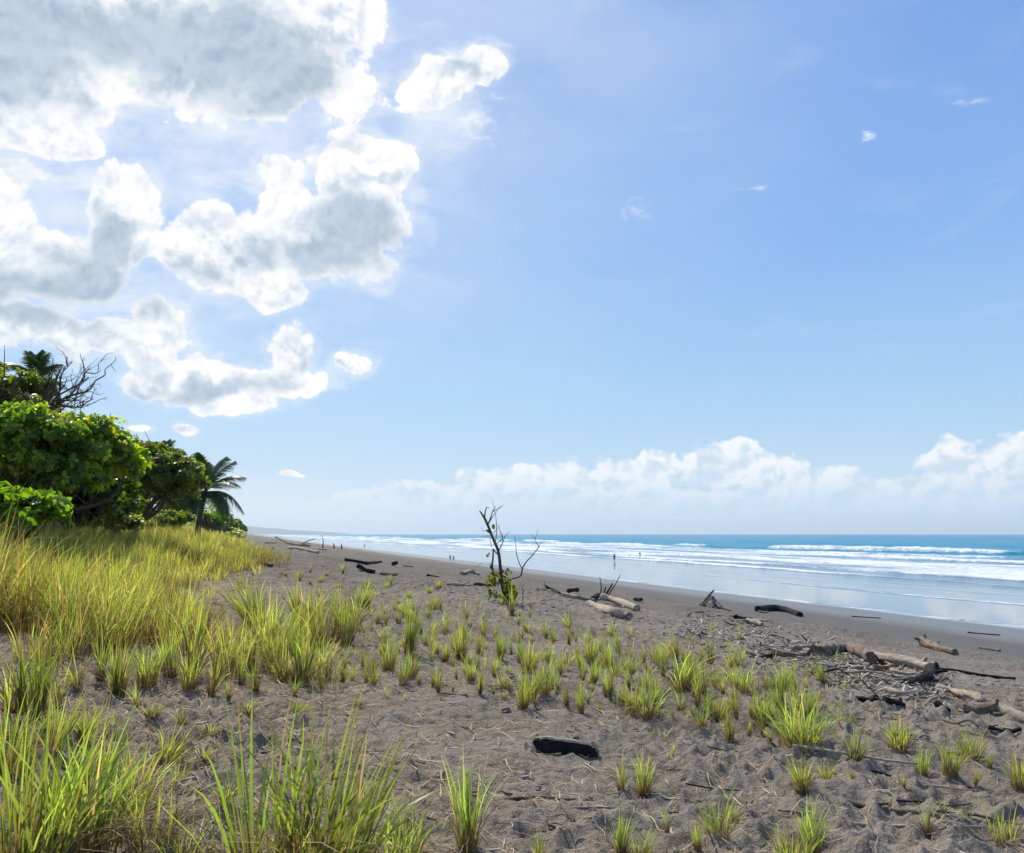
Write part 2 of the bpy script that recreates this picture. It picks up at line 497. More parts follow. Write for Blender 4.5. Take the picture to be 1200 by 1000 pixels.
#%%PART2
# ------------------------------------------------------------------ grass blades
PAL = np.array([[.23, .35, .060], [.385, .485, .125], [.15, .27, .045], [.36, .33, .07], [.38, .30, .11]])
def blades(base, hgt, az, lean, wid, tone, droop=.35, K=6, dry=0.0, r=None):
    """rows of ribbon blades; tone 0 green .. 1 yellow"""
    r = r or rng
    N = len(base)
    u = np.linspace(0, 1, K)[None, :]
    hgt = np.asarray(hgt)[:, None]; lean = np.asarray(lean)[:, None]
    dx, dy = np.cos(az)[:, None], np.sin(az)[:, None]
    dr = droop * (.4 + 1.2 * r.random((N, 1))) * lean
    hor = hgt * lean * (u ** 1.7)
    ver = hgt * (u - dr * u ** 3)
    side = r.normal(0, .02, (N, 1)) * hgt * np.sin(u * 3 + r.random((N, 1)) * 6)
    P = np.stack([base[:, 0:1] + dx * hor - dy * side, base[:, 1:2] + dy * hor + dx * side, base[:, 2:3] + ver], -1)
    tw = az[:, None] + math.pi / 2 + r.normal(0, .8, (N, 1)) + u * r.normal(0, .7, (N, 1))
    w = np.asarray(wid)[:, None] * (.75 + .5 * u) * np.clip((1 - u) * 2.0, 0.03, 1) * .5
    off = np.stack([np.cos(tw) * w, np.sin(tw) * w, np.zeros_like(w) + w * .25 * np.sin(tw * 3)], -1)
    V = np.stack([P - off, P + off], 2)                     # N,K,2,3
    tone = np.clip(np.asarray(tone), 0, 1)
    ci = PAL[2] * (1 - tone[:, None]) + PAL[1] * tone[:, None]
    ci = ci * (.42 + .85 * r.random((N, 1)))
    straw = r.random(N) < (.10 + dry)
    ci[straw] = np.array([.42, .33, .19]) * (.5 + .8 * r.random((straw.sum(), 1)))
    tipc = ci * .75 + np.array([.42, .38, .10]) * .35
    burnt = (r.random(N) < .14)
    tipc[burnt] = np.array([.36, .19, .05])
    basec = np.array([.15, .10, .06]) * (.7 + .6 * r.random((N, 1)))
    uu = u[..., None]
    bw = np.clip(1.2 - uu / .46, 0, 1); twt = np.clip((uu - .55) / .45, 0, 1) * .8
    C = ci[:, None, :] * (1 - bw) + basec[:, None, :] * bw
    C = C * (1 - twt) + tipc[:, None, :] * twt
    C = np.repeat(C[:, :, None, :], 2, 2)
    i = np.arange(N)[:, None] * (2 * K); k = np.arange(K - 1)[None, :] * 2
    Q = np.stack([i + k, i + k + 1, i + k + 3, i + k + 2], -1).reshape(-1, 4)
    return V.reshape(-1, 3), Q, C.reshape(-1, 3)

def tuft_arrays(n, height, spread, lean, wid, tone, dead=.25, r=None, K=6):
    r = r or rng
    a = r.random(n) * 2 * math.pi; q = np.sqrt(r.random(n))
    base = np.stack([np.cos(a) * q * spread, np.sin(a) * q * spread, np.full(n, -.02)], -1)
    az = a + r.normal(0, .7, n)
    ln = np.abs(r.normal(lean, lean * .6, n)) * (.4 + q)
    hg = height * np.clip(r.normal(.72, .2, n), .25, 1.05)
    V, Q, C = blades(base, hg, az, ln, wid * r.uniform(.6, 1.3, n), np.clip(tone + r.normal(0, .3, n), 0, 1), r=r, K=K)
    nd = int(n * dead)
    parts = [(V, Q, C)]
    if nd:
        a = r.random(nd) * 2 * math.pi; q = np.sqrt(r.random(nd))
        base = np.stack([np.cos(a) * q * spread, np.sin(a) * q * spread, np.full(nd, -.01)], -1)
        Vd, Qd, Cd = blades(base, height * r.uniform(.2, .75, nd), a + r.normal(0, .6, nd), r.uniform(.3, 1.6, nd), wid * .55 * np.ones(nd), np.ones(nd), droop=.45, dry=1, r=r, K=K)
        Cd = np.array([.27, .185, .10]) * (.35 + 1.1 * np.repeat(r.random(nd), 2 * K)[:, None])
        parts.append((Vd, Qd, Cd))
    return parts

def green_mesh(name, parts):
    mb = MB()
    for p in parts: mb.add(*p)
    return mb.mesh(name)

def tuft_object(name, n, height, spread, lean, wid, tone, dead, seed):
    """an Empty-free tuft: the green blades, with the dead skirt as its child"""
    r = np.random.default_rng(seed)
    parts = tuft_arrays(n, height, spread, lean, wid, tone, dead, r)
    g = green_mesh(name, parts[:1])
    d = green_mesh(name + '_dead_leaves', parts[1:]) if len(parts) > 1 else None
    return g, d

# unit tufts (height 1 m) to be scaled
TUFTS = []
for i, (n, sp, ln, wd, tone, dead) in enumerate([
        (46, .09, .26, .022, .55, 1.2), (70, .14, .26, .020, .75, 1.0), (26, .07, .42, .025, .35, 1.6), (90, .19, .30, .018, .6, 1.0),
        (24, .05, .26, .026, .85, 2.2), (50, .17, .52, .020, .5, 1.4), (14, .04, .36, .027, .7, 3.0), (70, .11, .20, .019, .25, .7),
        (34, .12, .60, .020, .9, 2.0), (18, .09, .30, .024, .4, 1.0), (58, .22, .34, .018, .8, 1.5), (30, .06, .14, .022, .45, 1.2)]):
    g, d = tuft_object('grass_tuft', n, 1.0, sp, ln, wd, tone, dead, 300 + i)
    g.materials.append(M['grass']); d.materials.append(M['straw'])
    TUFTS.append((g, d))

def place_tuft(px, py, hpx, kind, label, group=None, rz=None, widen=1.0, tilt=None, tone=None):
    p = ground(px, py)
    dist = (p - Vector((0, 0, CAM_Z))).length
    hm = hpx * dist / F * (1.22 if py < 835 else 1.02) * random.uniform(.9, 1.1); widen *= (.80 if py < 835 else .92) * random.uniform(.8, 1.2)
    if random.random() < .45: kind = random.randrange(12)
    g, d = TUFTS[kind % len(TUFTS)]
    o = obj('grass_tuft', g, None, None, p)
    tag(o, label, 'grass tuft', group)
    o.scale = (hm * widen, hm * widen, hm)
    o.rotation_euler = (tilt[0] if tilt else random.gauss(0, .12), tilt[1] if tilt else random.gauss(.03, .12), random.uniform(0, 6.28) if rz is None else rz)
    c = obj('dead_blades', d, None, o)
    return o

# --- tufts read off the photograph: base pixel x, y, height in pixels, kind, group index
T_MID = [(406,759,62,1),(418,740,60,3),(400,752,60,0),(413,800,27,2),(437,795,30,0),(425,783,25,4),(455,787,40,1),(478,768,54,3),(472,803,30,0),(482,797,34,5),
 (507,805,27,2),(505,780,27,6),(521,777,28,1),(547,727,22,2),(523,743,30,3),(540,773,40,1),(560,767,27,0),(535,795,20,4),(552,798,24,1),(567,747,24,2),(580,747,20,6),
 (580,793,27,0),(578,813,20,2),(592,763,22,4),(608,755,21,6),(618,790,37,3),(632,810,24,5),(647,807,28,0),(607,732,22,7),(621,725,12,4),(623,752,15,6),(647,755,23,4),
 (666,740,27,2),(657,793,24,0),(663,780,20,1),(692,777,34,3),(695,800,27,1),(683,795,27,2),(717,747,20,2),(717,783,37,1),(715,813,27,0),(730,823,30,5),(735,790,33,3),
 (755,780,24,1),(760,843,52,3),(770,780,34,3),(797,812,53,3),(755,807,27,2),(435,743,14,6),(442,733,20,0),(452,733,20,2),(467,733,20,3),(483,730,24,1),(493,747,20,6),
 (600,720,34,4),(640,748,20,6),(676,768,18,6),(703,765,18,6)]
T_RIGHT = [(803,813,46,1),(818,837,58,0),(820,813,40,3),(830,830,30,2),(842,843,34,3),(862,843,50,1),(872,810,34,0),(895,846,46,0),(913,833,38,1),(915,857,26,5),
 (983,847,30,2),(1002,848,13,6),(1053,880,44,3),(1003,895,36,5),(973,873,20,6),(980,866,16,4),(1000,915,12,5),(1042,937,22,6),(1060,928,20,4),(1080,904,34,1),(1113,912,48,3),
 (1137,893,44,3),(1143,917,22,2),(1197,927,46,3),(1160,905,16,4),(940,933,48,1),(968,912,30,0),(843,990,66,2),(860,967,26,5),(952,998,60,1),(968,980,28,6),
 (1088,983,46,2),(1108,970,18,6),(1130,967,28,2),(1175,983,46,2),(818,1004,34,1),(930,1010,60,3),(966,880,14,6),(1010,862,12,6)]
T_NEAR = [(727,927,46,2),(753,931,62,3),(783,973,48,6),(727,1005,58,7),(753,1006,44,5),(633,1008,40,2),(475,1004,70,5),(555,996,22,6)]
T_LEFT = [(92,812,50,2),(68,826,44,5),(118,800,56,0),(172,806,50,5),(222,812,40,8),(300,812,30,4),(330,800,34,2),(160,830,28,8),(112,838,26,6),(268,826,26,4),(12,830,60,1),(402,800,26,0),(345,815,22,6),(137,815,62,7),(200,797,62,4),(247,817,50,2),(283,803,46,5),(353,803,76,7),(383,793,34,2),(322,785,60,3),(337,770,56,1),(372,760,60,3),(388,752,54,1),(290,788,60,4),
 (262,790,66,0),(225,793,80,4),(310,760,66,1),(360,740,56,3),(345,728,50,1),(395,735,46,0),(300,735,66,3),(428,712,30,1)]
GT = 'grass tufts scattered over the dark sand'
names_mid = 'small yellow-green grass tuft on open sand in the middle of the beach'
for (x, y, h, k) in T_MID: place_tuft(x, y, h, k, 'small upright yellow-green grass tuft in the scattered patch on the middle sand', GT + ' in the middle')
for (x, y, h, k) in T_RIGHT: place_tuft(x, y, h, k, 'short yellow-green grass tuft on the right-hand sand beside the driftwood', GT + ' on the right')
for (x, y, h, k) in T_NEAR: place_tuft(x, y, h, k, 'sparse green grass tuft on bare sand just in front of or beside the charred log', GT + ' near the charred log')
for (x, y, h, k) in T_LEFT: place_tuft(x, y, h, k, 'tall yellow-green grass tuft standing along the front edge of the dense dune grass', 'grass tufts along the edge of the dune grass')
# small random seedlings between them
seed_n = 0; used_px = []
for _ in range(3000):
    if seed_n >= 135: break
    t = random.random(); px = 385 + 560 * t + random.uniform(-35, 35); py = 728 + 95 * t + random.uniform(-30, 62)
    if min(abs(px - a[0]) + abs(py - a[1]) for a in T_MID + T_RIGHT + used_px) < 9: continue
    used_px.append((px, py))
    if seed_n % 2: place_tuft(px, py, random.uniform(9, 20) * (py - 560) / 200, random.choice([4, 6, 2, 5]), 'tiny sparse grass seedling between the larger tufts on the middle sand', 'grass seedlings on the sand')
    else: place_tuft(px, py, random.uniform(18, 32) * (py - 560) / 200, random.choice([0, 1, 2, 4, 5, 7]), 'small upright yellow-green grass tuft in the scattered patch on the middle sand', GT + ' in the middle', widen=.85)
    seed_n += 1
# thin shoots between the tufts, too many and too slight to count
def shoots():
    mb = MB(); r = np.random.default_rng(55)
    for k in range(420):
        u = r.random(); px = 370 + 640 * u + r.uniform(-40, 40); py = 722 + 108 * u + r.normal(0, 30)
        if py < 690 + .11 * (px - 380) or py > 900: continue
        g = ground(px, py); h = g.length / F * r.uniform(7, 24)
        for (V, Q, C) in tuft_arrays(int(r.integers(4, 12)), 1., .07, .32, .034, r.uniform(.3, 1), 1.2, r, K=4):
            mb.add(V * np.array([h, h, h]) + np.array(g), Q, C)
    tag(obj('grass_shoots', mb.mesh('grass_shoots'), M['grass']), 'thin young grass shoots sprouting through the sand between the tufts', 'grass shoots', kind='stuff')
shoots()
# low sparse fringe beyond the dune grass
for _ in range(22):
    t = random.random(); px = 330 + 190 * t + random.uniform(-12, 12); py = 668 + 26 * t + random.uniform(-5, 22)
    if any(abs(px - a[0]) + abs(py - a[1]) < 5 for a in T_MID + T_LEFT): continue
    place_tuft(px, py, random.uniform(6, 15), random.choice([0, 3, 5, 1]), 'low faint grass tuft in the sparse fringe beyond the dense dune grass', 'low tufts of the fringe beyond the dune grass', widen=1.4)
# withered bunches on the littered sand between the grass edge and the foreground
for (x, y, h) in [(55,862,26),(98,872,34),(132,858,30),(215,842,24),(245,858,22),(178,846,26),(120,905,44),(205,918,40),(240,900,22),(20,870,36),(150,968,54),(262,960,46),(420,828,16),(350,838,18),(290,838,22),(80,845,24)]:
    o = place_tuft(x, y, h, 8, 'half-withered brown bunch of grass on the littered sand at lower left', 'withered grass bunches at lower left', widen=1.5)
    e = bpy.data.objects.new('dead_blades', TUFTS[6][1]); COL.objects.link(e); e.parent = o; e.rotation_euler = (0, 0, random.uniform(0, 6)); e.scale = (1.6, 1.6, 1.1)
# distinct big ones, each its own mesh
def big_tuft(px, py, hpx, n, spread, lean, wid, tone, dead, seed, label, tilt=(0, 0)):
    p = ground(px, py); dist = (p - Vector((0, 0, CAM_Z))).length
    hm = hpx * dist / F * .97
    g, d = tuft_object('grass_tuft', int(n * 1.25), hm, spread, lean, wid * .85, tone, dead * .8, seed)
    o = obj('grass_tuft', g, M['grass'], None, p); o.rotation_euler = (tilt[0], tilt[1], 0)
    tag(o, label, 'grass tuft'); 
    if d: obj('dead_blades', d, M['straw'], o)
    return o
big_tuft(37, 837, 102, 80, .10, .20, .014, .08, .3, 401, 'dark green dense grass tuft standing apart in front of the dune grass at far left')
big_tuft(938, 878, 70, 120, .19, .42, .011, .55, .3, 402, 'largest bright bushy grass tuft on the right half, left of the driftwood tangle')
big_tuft(548, 1002, 122, 46, .055, .24, .010, .40, 1.0, 403, 'upright grass tuft with a brown bundled base at the bottom centre of the photo')
big_tuft(300, 1045, 205, 40, .15, .32, .015, .22, 1.2, 404, 'tall open grass clump with an orange blade at the bottom, left of centre', (0, -.10))
big_tuft(375, 1050, 205, 105, .20, .38, .015, .20, .8, 405, 'tall dense green grass clump at the bottom, its blades leaning right', (0, .20))
big_tuft(160, 935, 88, 40, .07, .30, .012, .6, .9, 406, 'thin yellow tipped grass tuft on litter at lower left', (0, .05))
big_tuft(192, 892, 66, 46, .06, .5, .010, .7, .9, 407, 'splayed grass tuft leaning to the right on bare sand at lower left', (.1, .55))
big_tuft(62, 888, 72, 24, .05, .28, .011, .7, .8, 408, 'narrow grass tuft leaning right, between the foreground mass and dark green tuft', (0, .35))
big_tuft(95, 1010, 150, 84, .14, .30, .014, .35, 1.2, 409, 'thick green and yellow grass clump in the lower left foreground, right edge of the mass')
big_tuft(8, 900, 92, 60, .12, .26, .012, .5, .6, 410, 'grass clump cut by the left edge of the photo, behind the foreground mass')
big_tuft(170, 1005, 90, 60, .13, .5, .009, .75, 1.6, 411, 'half-dead low grass clump with brown litter in the lower left foreground')
big_tuft(20, 1030, 190, 140, .22, .30, .014, .35, 1.2, 412, 'largest bright grass clump in the bottom left corner of the photo')
big_tuft(455, 1040, 95, 34, .12, .45, .011, .6, .9, 413, 'loose low grass tuft at the bottom between the two tall clumps')
big_tuft(215, 1020, 60, 36, .10, .7, .008, .9, 2.5, 414, 'brown withered grass tuft in the bottom left, between two green clumps')

# --- dense dune grass: nobody could count it
def dune_grass():
    mb = MB()
    def edge(t):
        return .3 + 1.3 * np.sin(t / 5.1) + 2.2 * fbm(t / 7, t * 0, 231, 3) + .5 * np.exp(-((t - 22) / 6.) ** 2) - .7 * (t < 20)
    bands = [(7.6, 14, 27, 34, 6, .0105), (14, 24, 22, 26, 5, .012), (24, 42, 10, 20, 4, .017), (42, 80, 3.0, 16, 4, .028), (80, 170, 1.0, 14, 3, .055)]
    for (t0, t1, dens, nb, K, wd) in bands:
        smin = -15 if t0 < 24 else (-17 if t0 < 42 else -24)
        n = int(dens * (t1 - t0) * (6 - smin))
        T = rng.uniform(t0, t1, n); S = rng.uniform(smin, 6, n)
        keep = S < edge(T) + rng.normal(0, .35 + .0 * T, n)
        # thin out towards the edge so sand shows between clumps
        dd = edge(T) - S
        keep &= rng.random(n) < np.clip(.16 + dd * .22, .10, 1) * (.45 + .9 * vn(S / .8, T / .8, 239))
        X = S * US[0] + T * UT[0]; Y = S * US[1] + T * UT[1]
        keep &= (Y > 6.0) & (np.abs(X / np.maximum(Y, .1)) < .95)
        front = (X < -1.2 - 0) & True
        keep &= (Y > 8.9 + 2.6 * fbm(X / 1.1, X * 0, 236, 3) * 2 + rng.normal(0, .35, len(Y)))
        X, Y, S, T = X[keep], Y[keep], S[keep], T[keep]; n = len(X)
        dd = np.clip(edge(T) - S, 0, 6)
        Z = h_full(X, Y)
        hc = (.46 + .15 * dd) * (.70 + .8 * (vn(X / 1.1, Y / 1.1, 241))) * rng.uniform(.7, 1.25, n)
        hc = np.clip(hc, .28, 1.5)
        tonec = .62 + 1.6 * fbm(X / 1.6, Y / 1.6, 242, 3)
        idx = np.repeat(np.arange(n), nb); N = len(idx)
        a = rng.random(N) * 2 * math.pi; q = np.sqrt(rng.random(N))
        sp = .16 + .05 * (wd > .015)
        base = np.stack([X[idx] + np.cos(a) * q * sp, Y[idx] + np.sin(a) * q * sp, Z[idx] - .03], -1)
        az = np.where(rng.random(N) < .75, a, rng.normal(.1, 1.2, N))
        hg = hc[idx] * np.clip(rng.normal(.75, .2, N), .25, 1.1)
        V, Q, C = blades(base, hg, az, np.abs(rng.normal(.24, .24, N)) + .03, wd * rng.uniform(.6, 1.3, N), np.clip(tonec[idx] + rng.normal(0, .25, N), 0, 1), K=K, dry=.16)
        # brown stem clumps here and there
        br = (vn(X * 1.3, Y * 1.3, 251) > .74)[idx]
        cm = np.repeat(br, 2 * K)
        C[cm] = C[cm] * .45 + np.array([.17, .10, .05]) * .55
        vary = (.60 + 1.1 * rng.random(n) ** 1.3)[idx]; C = C * np.repeat(vary, 2 * K)[:, None]
        mb.add(V, Q, C)
        nt = max(4, nb // 3); idx = np.repeat(np.arange(n), nt); N = len(idx); a = rng.random(N) * 6.283; q_ = np.sqrt(rng.random(N)) * .22
        base = np.stack([X[idx] + np.cos(a) * q_, Y[idx] + np.sin(a) * q_, Z[idx] - .02], -1)
        V, Q, C = blades(base, hc[idx] * rng.uniform(.2, .8, N), rng.random(N) * 6.283, np.abs(rng.normal(.8, .5, N)), wd * .6 * np.ones(N), np.ones(N), droop=.4, K=K, dry=1.)
        C = np.array([.33, .24, .13]) * np.repeat(.25 + 1.1 * rng.random(N), 2 * K)[:, None]
        mb.add(V, Q, C)
    o = obj('dune_grass', mb.mesh('dune_grass'), M['grass'])
    tag(o, 'dense waist-high yellow-green dune grass filling the left side below the trees', 'grass', kind='stuff')
    # straw litter over the ground under and in front of it
    mb = MB()
    n = 44000
    Y = rng.uniform(1.8, 24, n) ** 1.0; X = rng.uniform(-10, 9, n)
    s = X * US[0] + Y * US[1]
    dens = np.clip(1.1 - (s + 1.0 + 3 * fbm(X / 2, Y / 2, 261, 3)) / 5.5, .14 * (s < 9) * (.3 + vn(X / 1.5, Y / 1.5, 262)), 1)
    k = (rng.random(n) < dens) & (np.abs(X / Y) < .8)
    X, Y = X[k], Y[k]; n = len(X)
    Z = h_full(X, Y)
    az = rng.random(n) * 6.28; ln = rng.uniform(.06, .34, n)
    K = 5; u = np.linspace(-.5, .5, K)[None, :]
    cv = rng.normal(0, .35, (n, 1))
    px = X[:, None] + np.cos(az)[:, None] * ln[:, None] * u - np.sin(az)[:, None] * cv * ln[:, None] * u * u * 2
    py = Y[:, None] + np.sin(az)[:, None] * ln[:, None] * u + np.cos(az)[:, None] * cv * ln[:, None] * u * u * 2
    pz = h_full(px, py) + .008 + np.abs(rng.normal(0, .016, (n, 1))) + rng.normal(0, .10, (n, 1)) * ln[:, None] * np.abs(u)
    w = (.0022 + .003 * rng.random(n))[:, None] * (1 - np.abs(u) * 1.2)
    ox, oy = -np.sin(az)[:, None] * w, np.cos(az)[:, None] * w
    V = np.stack([np.stack([px - ox, py - oy, pz], -1), np.stack([px + ox, py + oy, pz + .002], -1)], 2)
    C = np.array([.46, .36, .23]) * (.35 + .9 * rng.random((n, 1)))
    i = np.arange(n)[:, None] * (2 * K); kk = np.arange(K - 1)[None, :] * 2
    Q = np.stack([i + kk, i + kk + 1, i + kk + 3, i + kk + 2], -1).reshape(-1, 4)
    mb.add(V, Q, np.repeat(C, 2 * K, 0))
    o = obj('straw_litter', mb.mesh('straw_litter'), M['straw'])
    tag(o, 'pale dry straw and dead blades strewn over the sand under the grass', 'straw litter', kind='stuff')
dune_grass()

# ------------------------------------------------------------------ driftwood
def px_poly(pts, r, sink=.22):
    out = []
    for p in pts:
        g = ground(p[0], p[1]); lift = p[2] if len(p) > 2 else 0
        out.append(g + Vector((0, 0, r * (1 - sink) + lift)))
    return out

def log(name, pts, rad, mat, label, cat='driftwood log', group=None, rough=.50, sides=18, seed=0, taper=.8, stubs=(), parent=None, cap=1):
    """pts in pixels; rad in metres; the object's origin sits on the first point"""
    if parent is None or True:
        far = seed >= 27
    rad = rad * (.55 if far else (.85 if seed <= 8 else .70))
    stubs = [(f, dx * .7, dy * .7, dz * (1. if far else .5), rr * (.55 if far else .7)) for (f, dx, dy, dz, rr) in stubs]
    if seed in (38, 39, 40, 41, 42, 43, 44): rad *= .75
    pts = [(a[0], a[1]) + ((a[2] * .5,) if len(a) > 2 and not far else tuple(a[2:])) for a in pts]
    P = px_poly(pts, rad)
    o0 = P[0].copy()
    C = curve_pts([p - o0 for p in P], max(14, 11 * len(P)))
    L = np.linspace(0, 1, len(C))
    rd = rad * (1 - (1 - taper) * L) * (1 + .12 * np.sin(L * 9 + seed))
    mb = MB(); tube(mb, C, rd, sides, rough, seed + 11)
    o = obj(name, mb.mesh(name), M[mat], None, o0)
    tag(o, label, cat, group)
    for (f, dx, dy, dz, rr) in stubs:
        k = int(f * (len(C) - 1)); b = C[k]
        m2 = MB(); e = b + np.array([dx, dy, dz])
        mid = (b + e) / 2 + np.array([.06 * dz, -.05 * dx, .08 * abs(dx)])
        tube(m2, curve_pts([b, mid, e], 7), np.linspace(rr, rr * .5, 7), 8, .25, seed + 31)
        obj('branch_stub', m2.mesh('branch_stub'), M[mat], o)
    return o

# the charred half-buried log in the foreground
def charred_log():
    a, b = ground(624, 882), ground(698, 884)
    o0 = (a + b) / 2; ax = (b - a); L = ax.length; ax.normalize()
    up = Vector((0, 0, 1)); back = up.cross(ax).normalized()
    if back.y < 0: back = -back
    def sect(profile, n, name, mat, x0, x1, seed, parent=None, loc=None):
        V = []; m = len(profile)
        for i in range(n):
            f = i / (n - 1); x = (x0 + (x1 - x0) * f) * L
            endk = 1 - .22 * (abs(f - .5) * 2) ** 6
            for j, (u, v) in enumerate(profile):
                nz = .010 * float(fbm(np.array([x * 9 + j * 1.7]), np.array([j * 2.3 + seed]), seed, 3)[0]) * 2
                hh = (v * endk) * (1.12 - .28 * f) + nz
                p = ax * (x + (.012 * math.sin(j * 5 + seed) if i in (0, n - 1) else 0)) + back * (u + nz * .6) + up * hh
                V.append(tuple(p))
        Q = [(i * m + j, i * m + (j + 1) % m, (i + 1) * m + (j + 1) % m, (i + 1) * m + j) for i in range(n - 1) for j in range(m)]
        for e, r0 in ((0, 0), (1, (n - 1) * m)):
            c = [sum(V[r0 + j][k] for j in range(m)) / m for k in range(3)]
            V.append(tuple(c)); ci = len(V) - 1
            for j in range(0, m, 2): Q.append((r0 + j, r0 + (j + 1) % m, r0 + (j + 2) % m, ci))
        return obj(name, mesh_np(name, V, Q, smooth=False), M[mat], parent, loc)
    body = [(-.040, -.05), (-.055, .00), (-.060, .045), (-.054, .085), (-.040, .110), (-.022, .118), (.0, .112), (.025, .08), (.04, .03), (.04, -.05)]
    o = sect(body, 26, 'charred_log', 'dark', -.5, .47, 3, None, o0)
    tag(o, 'charred black half-buried log with a pale tan top edge, bottom centre', 'driftwood log')
    top = [(-.050, .110), (-.038, .124), (-.018, .131), (.006, .122), (.030, .085), (.026, .078), (-.004, .108), (-.038, .106)]
    sect(top, 26, 'pale_top_edge', 'bleached', -.44, .44, 8, o)
    end = [(-.05, -.04), (-.064, .02), (-.058, .06), (-.03, .082), (.02, .085), (.05, .06), (.06, .0), (.05, -.04)]
    sect(end, 7, 'broken_end', 'bleached', -.57, -.485, 5, o)
    sect([(u * .93, v * 1.02) for u, v in end], 7, 'broken_end', 'brown', .455, .515, 6, o)
charred_log()

log('fallen_log', [(958, 771), (975, 766), (992, 765, .04), (1008, 771, .05), (1022, 778)], .15, 'brown', 'thick knobbly brown driftwood trunk at the head of the big tangle', stubs=((.1, -.6, .1, .12, .05), (.75, .25, -.35, .05, .07)), seed=1)
log('fallen_log', [(1016, 774, .06), (1034, 779, .05), (1060, 784, .05), (1090, 789, .10)], .125, 'bleached', 'long pale driftwood trunk running right through the middle of the tangle', stubs=((.3, .5, -.3, -.05, .06), (.9, .12, -.1, .28, .07)), seed=2)
log('driftwood_log', [(1040, 788), (1062, 792), (1080, 797)], .09, 'brown', 'short brown log lying under the long pale trunk of the tangle', seed=3)
log('driftwood_log', [(1062, 806), (1090, 800, .12), (1098, 792, .26)], .07, 'dark', 'dark forked root rising at the right end of the tangle', stubs=((.8, .1, .1, .22, .05), (.5, -.3, -.2, .12, .04), (.6, .3, -.1, .1, .05)), seed=4)
log('driftwood_log', [(985, 785), (1010, 789), (1030, 788)], .07, 'bleached', 'pale bent log on the near side of the knobbly trunk', seed=5)
log('driftwood_log', [(1038, 816), (1056, 818), (1078, 814)], .06, 'bleached', 'short bleached log at the near edge of the tangle', seed=6)
log('driftwood_log', [(998, 820), (1018, 823), (1028, 826)], .05, 'dark', 'dark chunky log in front of the tangle', seed=7, stubs=((.6, .1, -.05, .1, .04),))
log('driftwood_log', [(1036, 828), (1060, 829)], .05, 'dark', 'second dark chunk in front of the tangle, right of the first', seed=8, stubs=((.8, .05, .05, .12, .04),))
log('driftwood_log', [(1100, 811, .03), (1120, 817, .02), (1146, 826), (1160, 829)], .065, 'bleached', 'long pale pole leading right from the tangle to the thick log section', seed=9)
log('driftwood_log', [(1132, 831), (1150, 834), (1172, 838)], .115, 'brown', 'thick brown log section over the pale pole at the right', seed=10, taper=.9)
log('driftwood_log', [(1172, 838), (1195, 845), (1230, 856), (1262, 866)], .075, 'bleached', 'pale log running out of the right edge of the photo', seed=12)
log('driftwood_log', [(1098, 832), (1112, 835)], .05, 'dark', 'small dark stub between the tangle and the thick log section', seed=13)
log('driftwood_log', [(1094, 784), (1130, 789), (1162, 794), (1190, 797)], .055, 'dark', 'long thin dark pole pointing right from the tangle', seed=14, taper=.6)
log('driftwood_log', [(1158, 857), (1180, 860), (1197, 862)], .035, 'dark', 'thin dark stick lying near the right edge below the pale log', seed=15)
log('driftwood_root', [(1081, 757, .08), (1098, 762), (1120, 768)], .18, 'brown', 'gnarled brown root stump alone on the open sand beyond the tangle', stubs=((.1, .05, .1, .5, .09), (.05, -.35, .1, .2, .09), (.4, .35, .1, .22, .06)), seed=16, rough=.5)
log('driftwood_plank', [(1147, 760), (1172, 764)], .08, 'brown', 'short straight plank alone on the flat sand at the right', cat='driftwood plank', seed=17, rough=.1, sides=6, taper=1)
log('driftwood_log', [(905, 769), (938, 770), (960, 763, .05)], .075, 'brown', 'brown log to the left of the big tangle, pointing at its head', seed=18, stubs=((.9, .3, .2, .1, .04),))
log('driftwood_log', [(875, 768), (890, 771), (906, 772)], .06, 'dark', 'dark log lying in the pale debris left of the tangle', seed=19)
log('driftwood_log', [(862, 726), (884, 728)], .10, 'dark', 'short dark log on the slope beyond the debris band', seed=20)
log('driftwood_log', [(856, 722), (870, 725)], .07, 'brown', 'brown log just beyond the short dark log on the slope', seed=21)
log('driftwood_log', [(876, 731), (885, 733), (893, 735)], .13, 'bleached', 'heap-like white bleached stump on the slope, beside the dark log', stubs=((.3, .6, -.4, .1, .06), (.6, .7, .2, .1, .05), (.2, -.6, -.2, .08, .05)), seed=22, rough=.5)
log('driftwood_log', [(888, 717), (905, 716, .05), (922, 718, .04), (938, 723, -.1)], .30, 'dark', 'dark rounded half-buried trunk like an upturned hull near the water', seed=23, taper=.75, rough=.12)
log('driftwood_log', [(889, 718), (899, 719)], .10, 'bleached', 'small pale stump at the left end of the dark hull-like trunk', seed=24)
log('driftwood_log', [(998, 723), (1032, 725)], .05, 'dark', 'thin dark stick on the damp sand by the water', seed=25)
log('driftwood_log', [(1134, 742), (1172, 745)], .05, 'dark', 'thin dark stick on the damp sand near the right edge', seed=26)
log('driftwood_log', [(706, 706, .1), (722, 710, .08), (747, 717, .02)], .22, 'bleached', 'thick pale log with a dark broken end, farther of the pair beside the small tree', seed=27, rough=.18, taper=.95, stubs=((.75, -.2, -.5, -.1, .12),))
log('driftwood_log', [(690, 709), (710, 718), (738, 727)], .17, 'bleached', 'pale curved log, nearer of the pair beside the small tree', seed=28, taper=1.05)
log('driftwood_log', [(660, 699), (676, 702), (697, 705)], .13, 'bleached', 'pale log pointing from the small tree towards the pair of logs', seed=29)
log('driftwood_root', [(694, 704), (704, 702, .1), (718, 704)], .16, 'dark', 'dark root with two bare upright branches behind the pair of logs', stubs=((.5, -.05, 0, .75, .05), (.7, .5, 0, .55, .09), (.8, .85, 0, .95, .05), (.6, .2, .1, .35, .08)), seed=30)
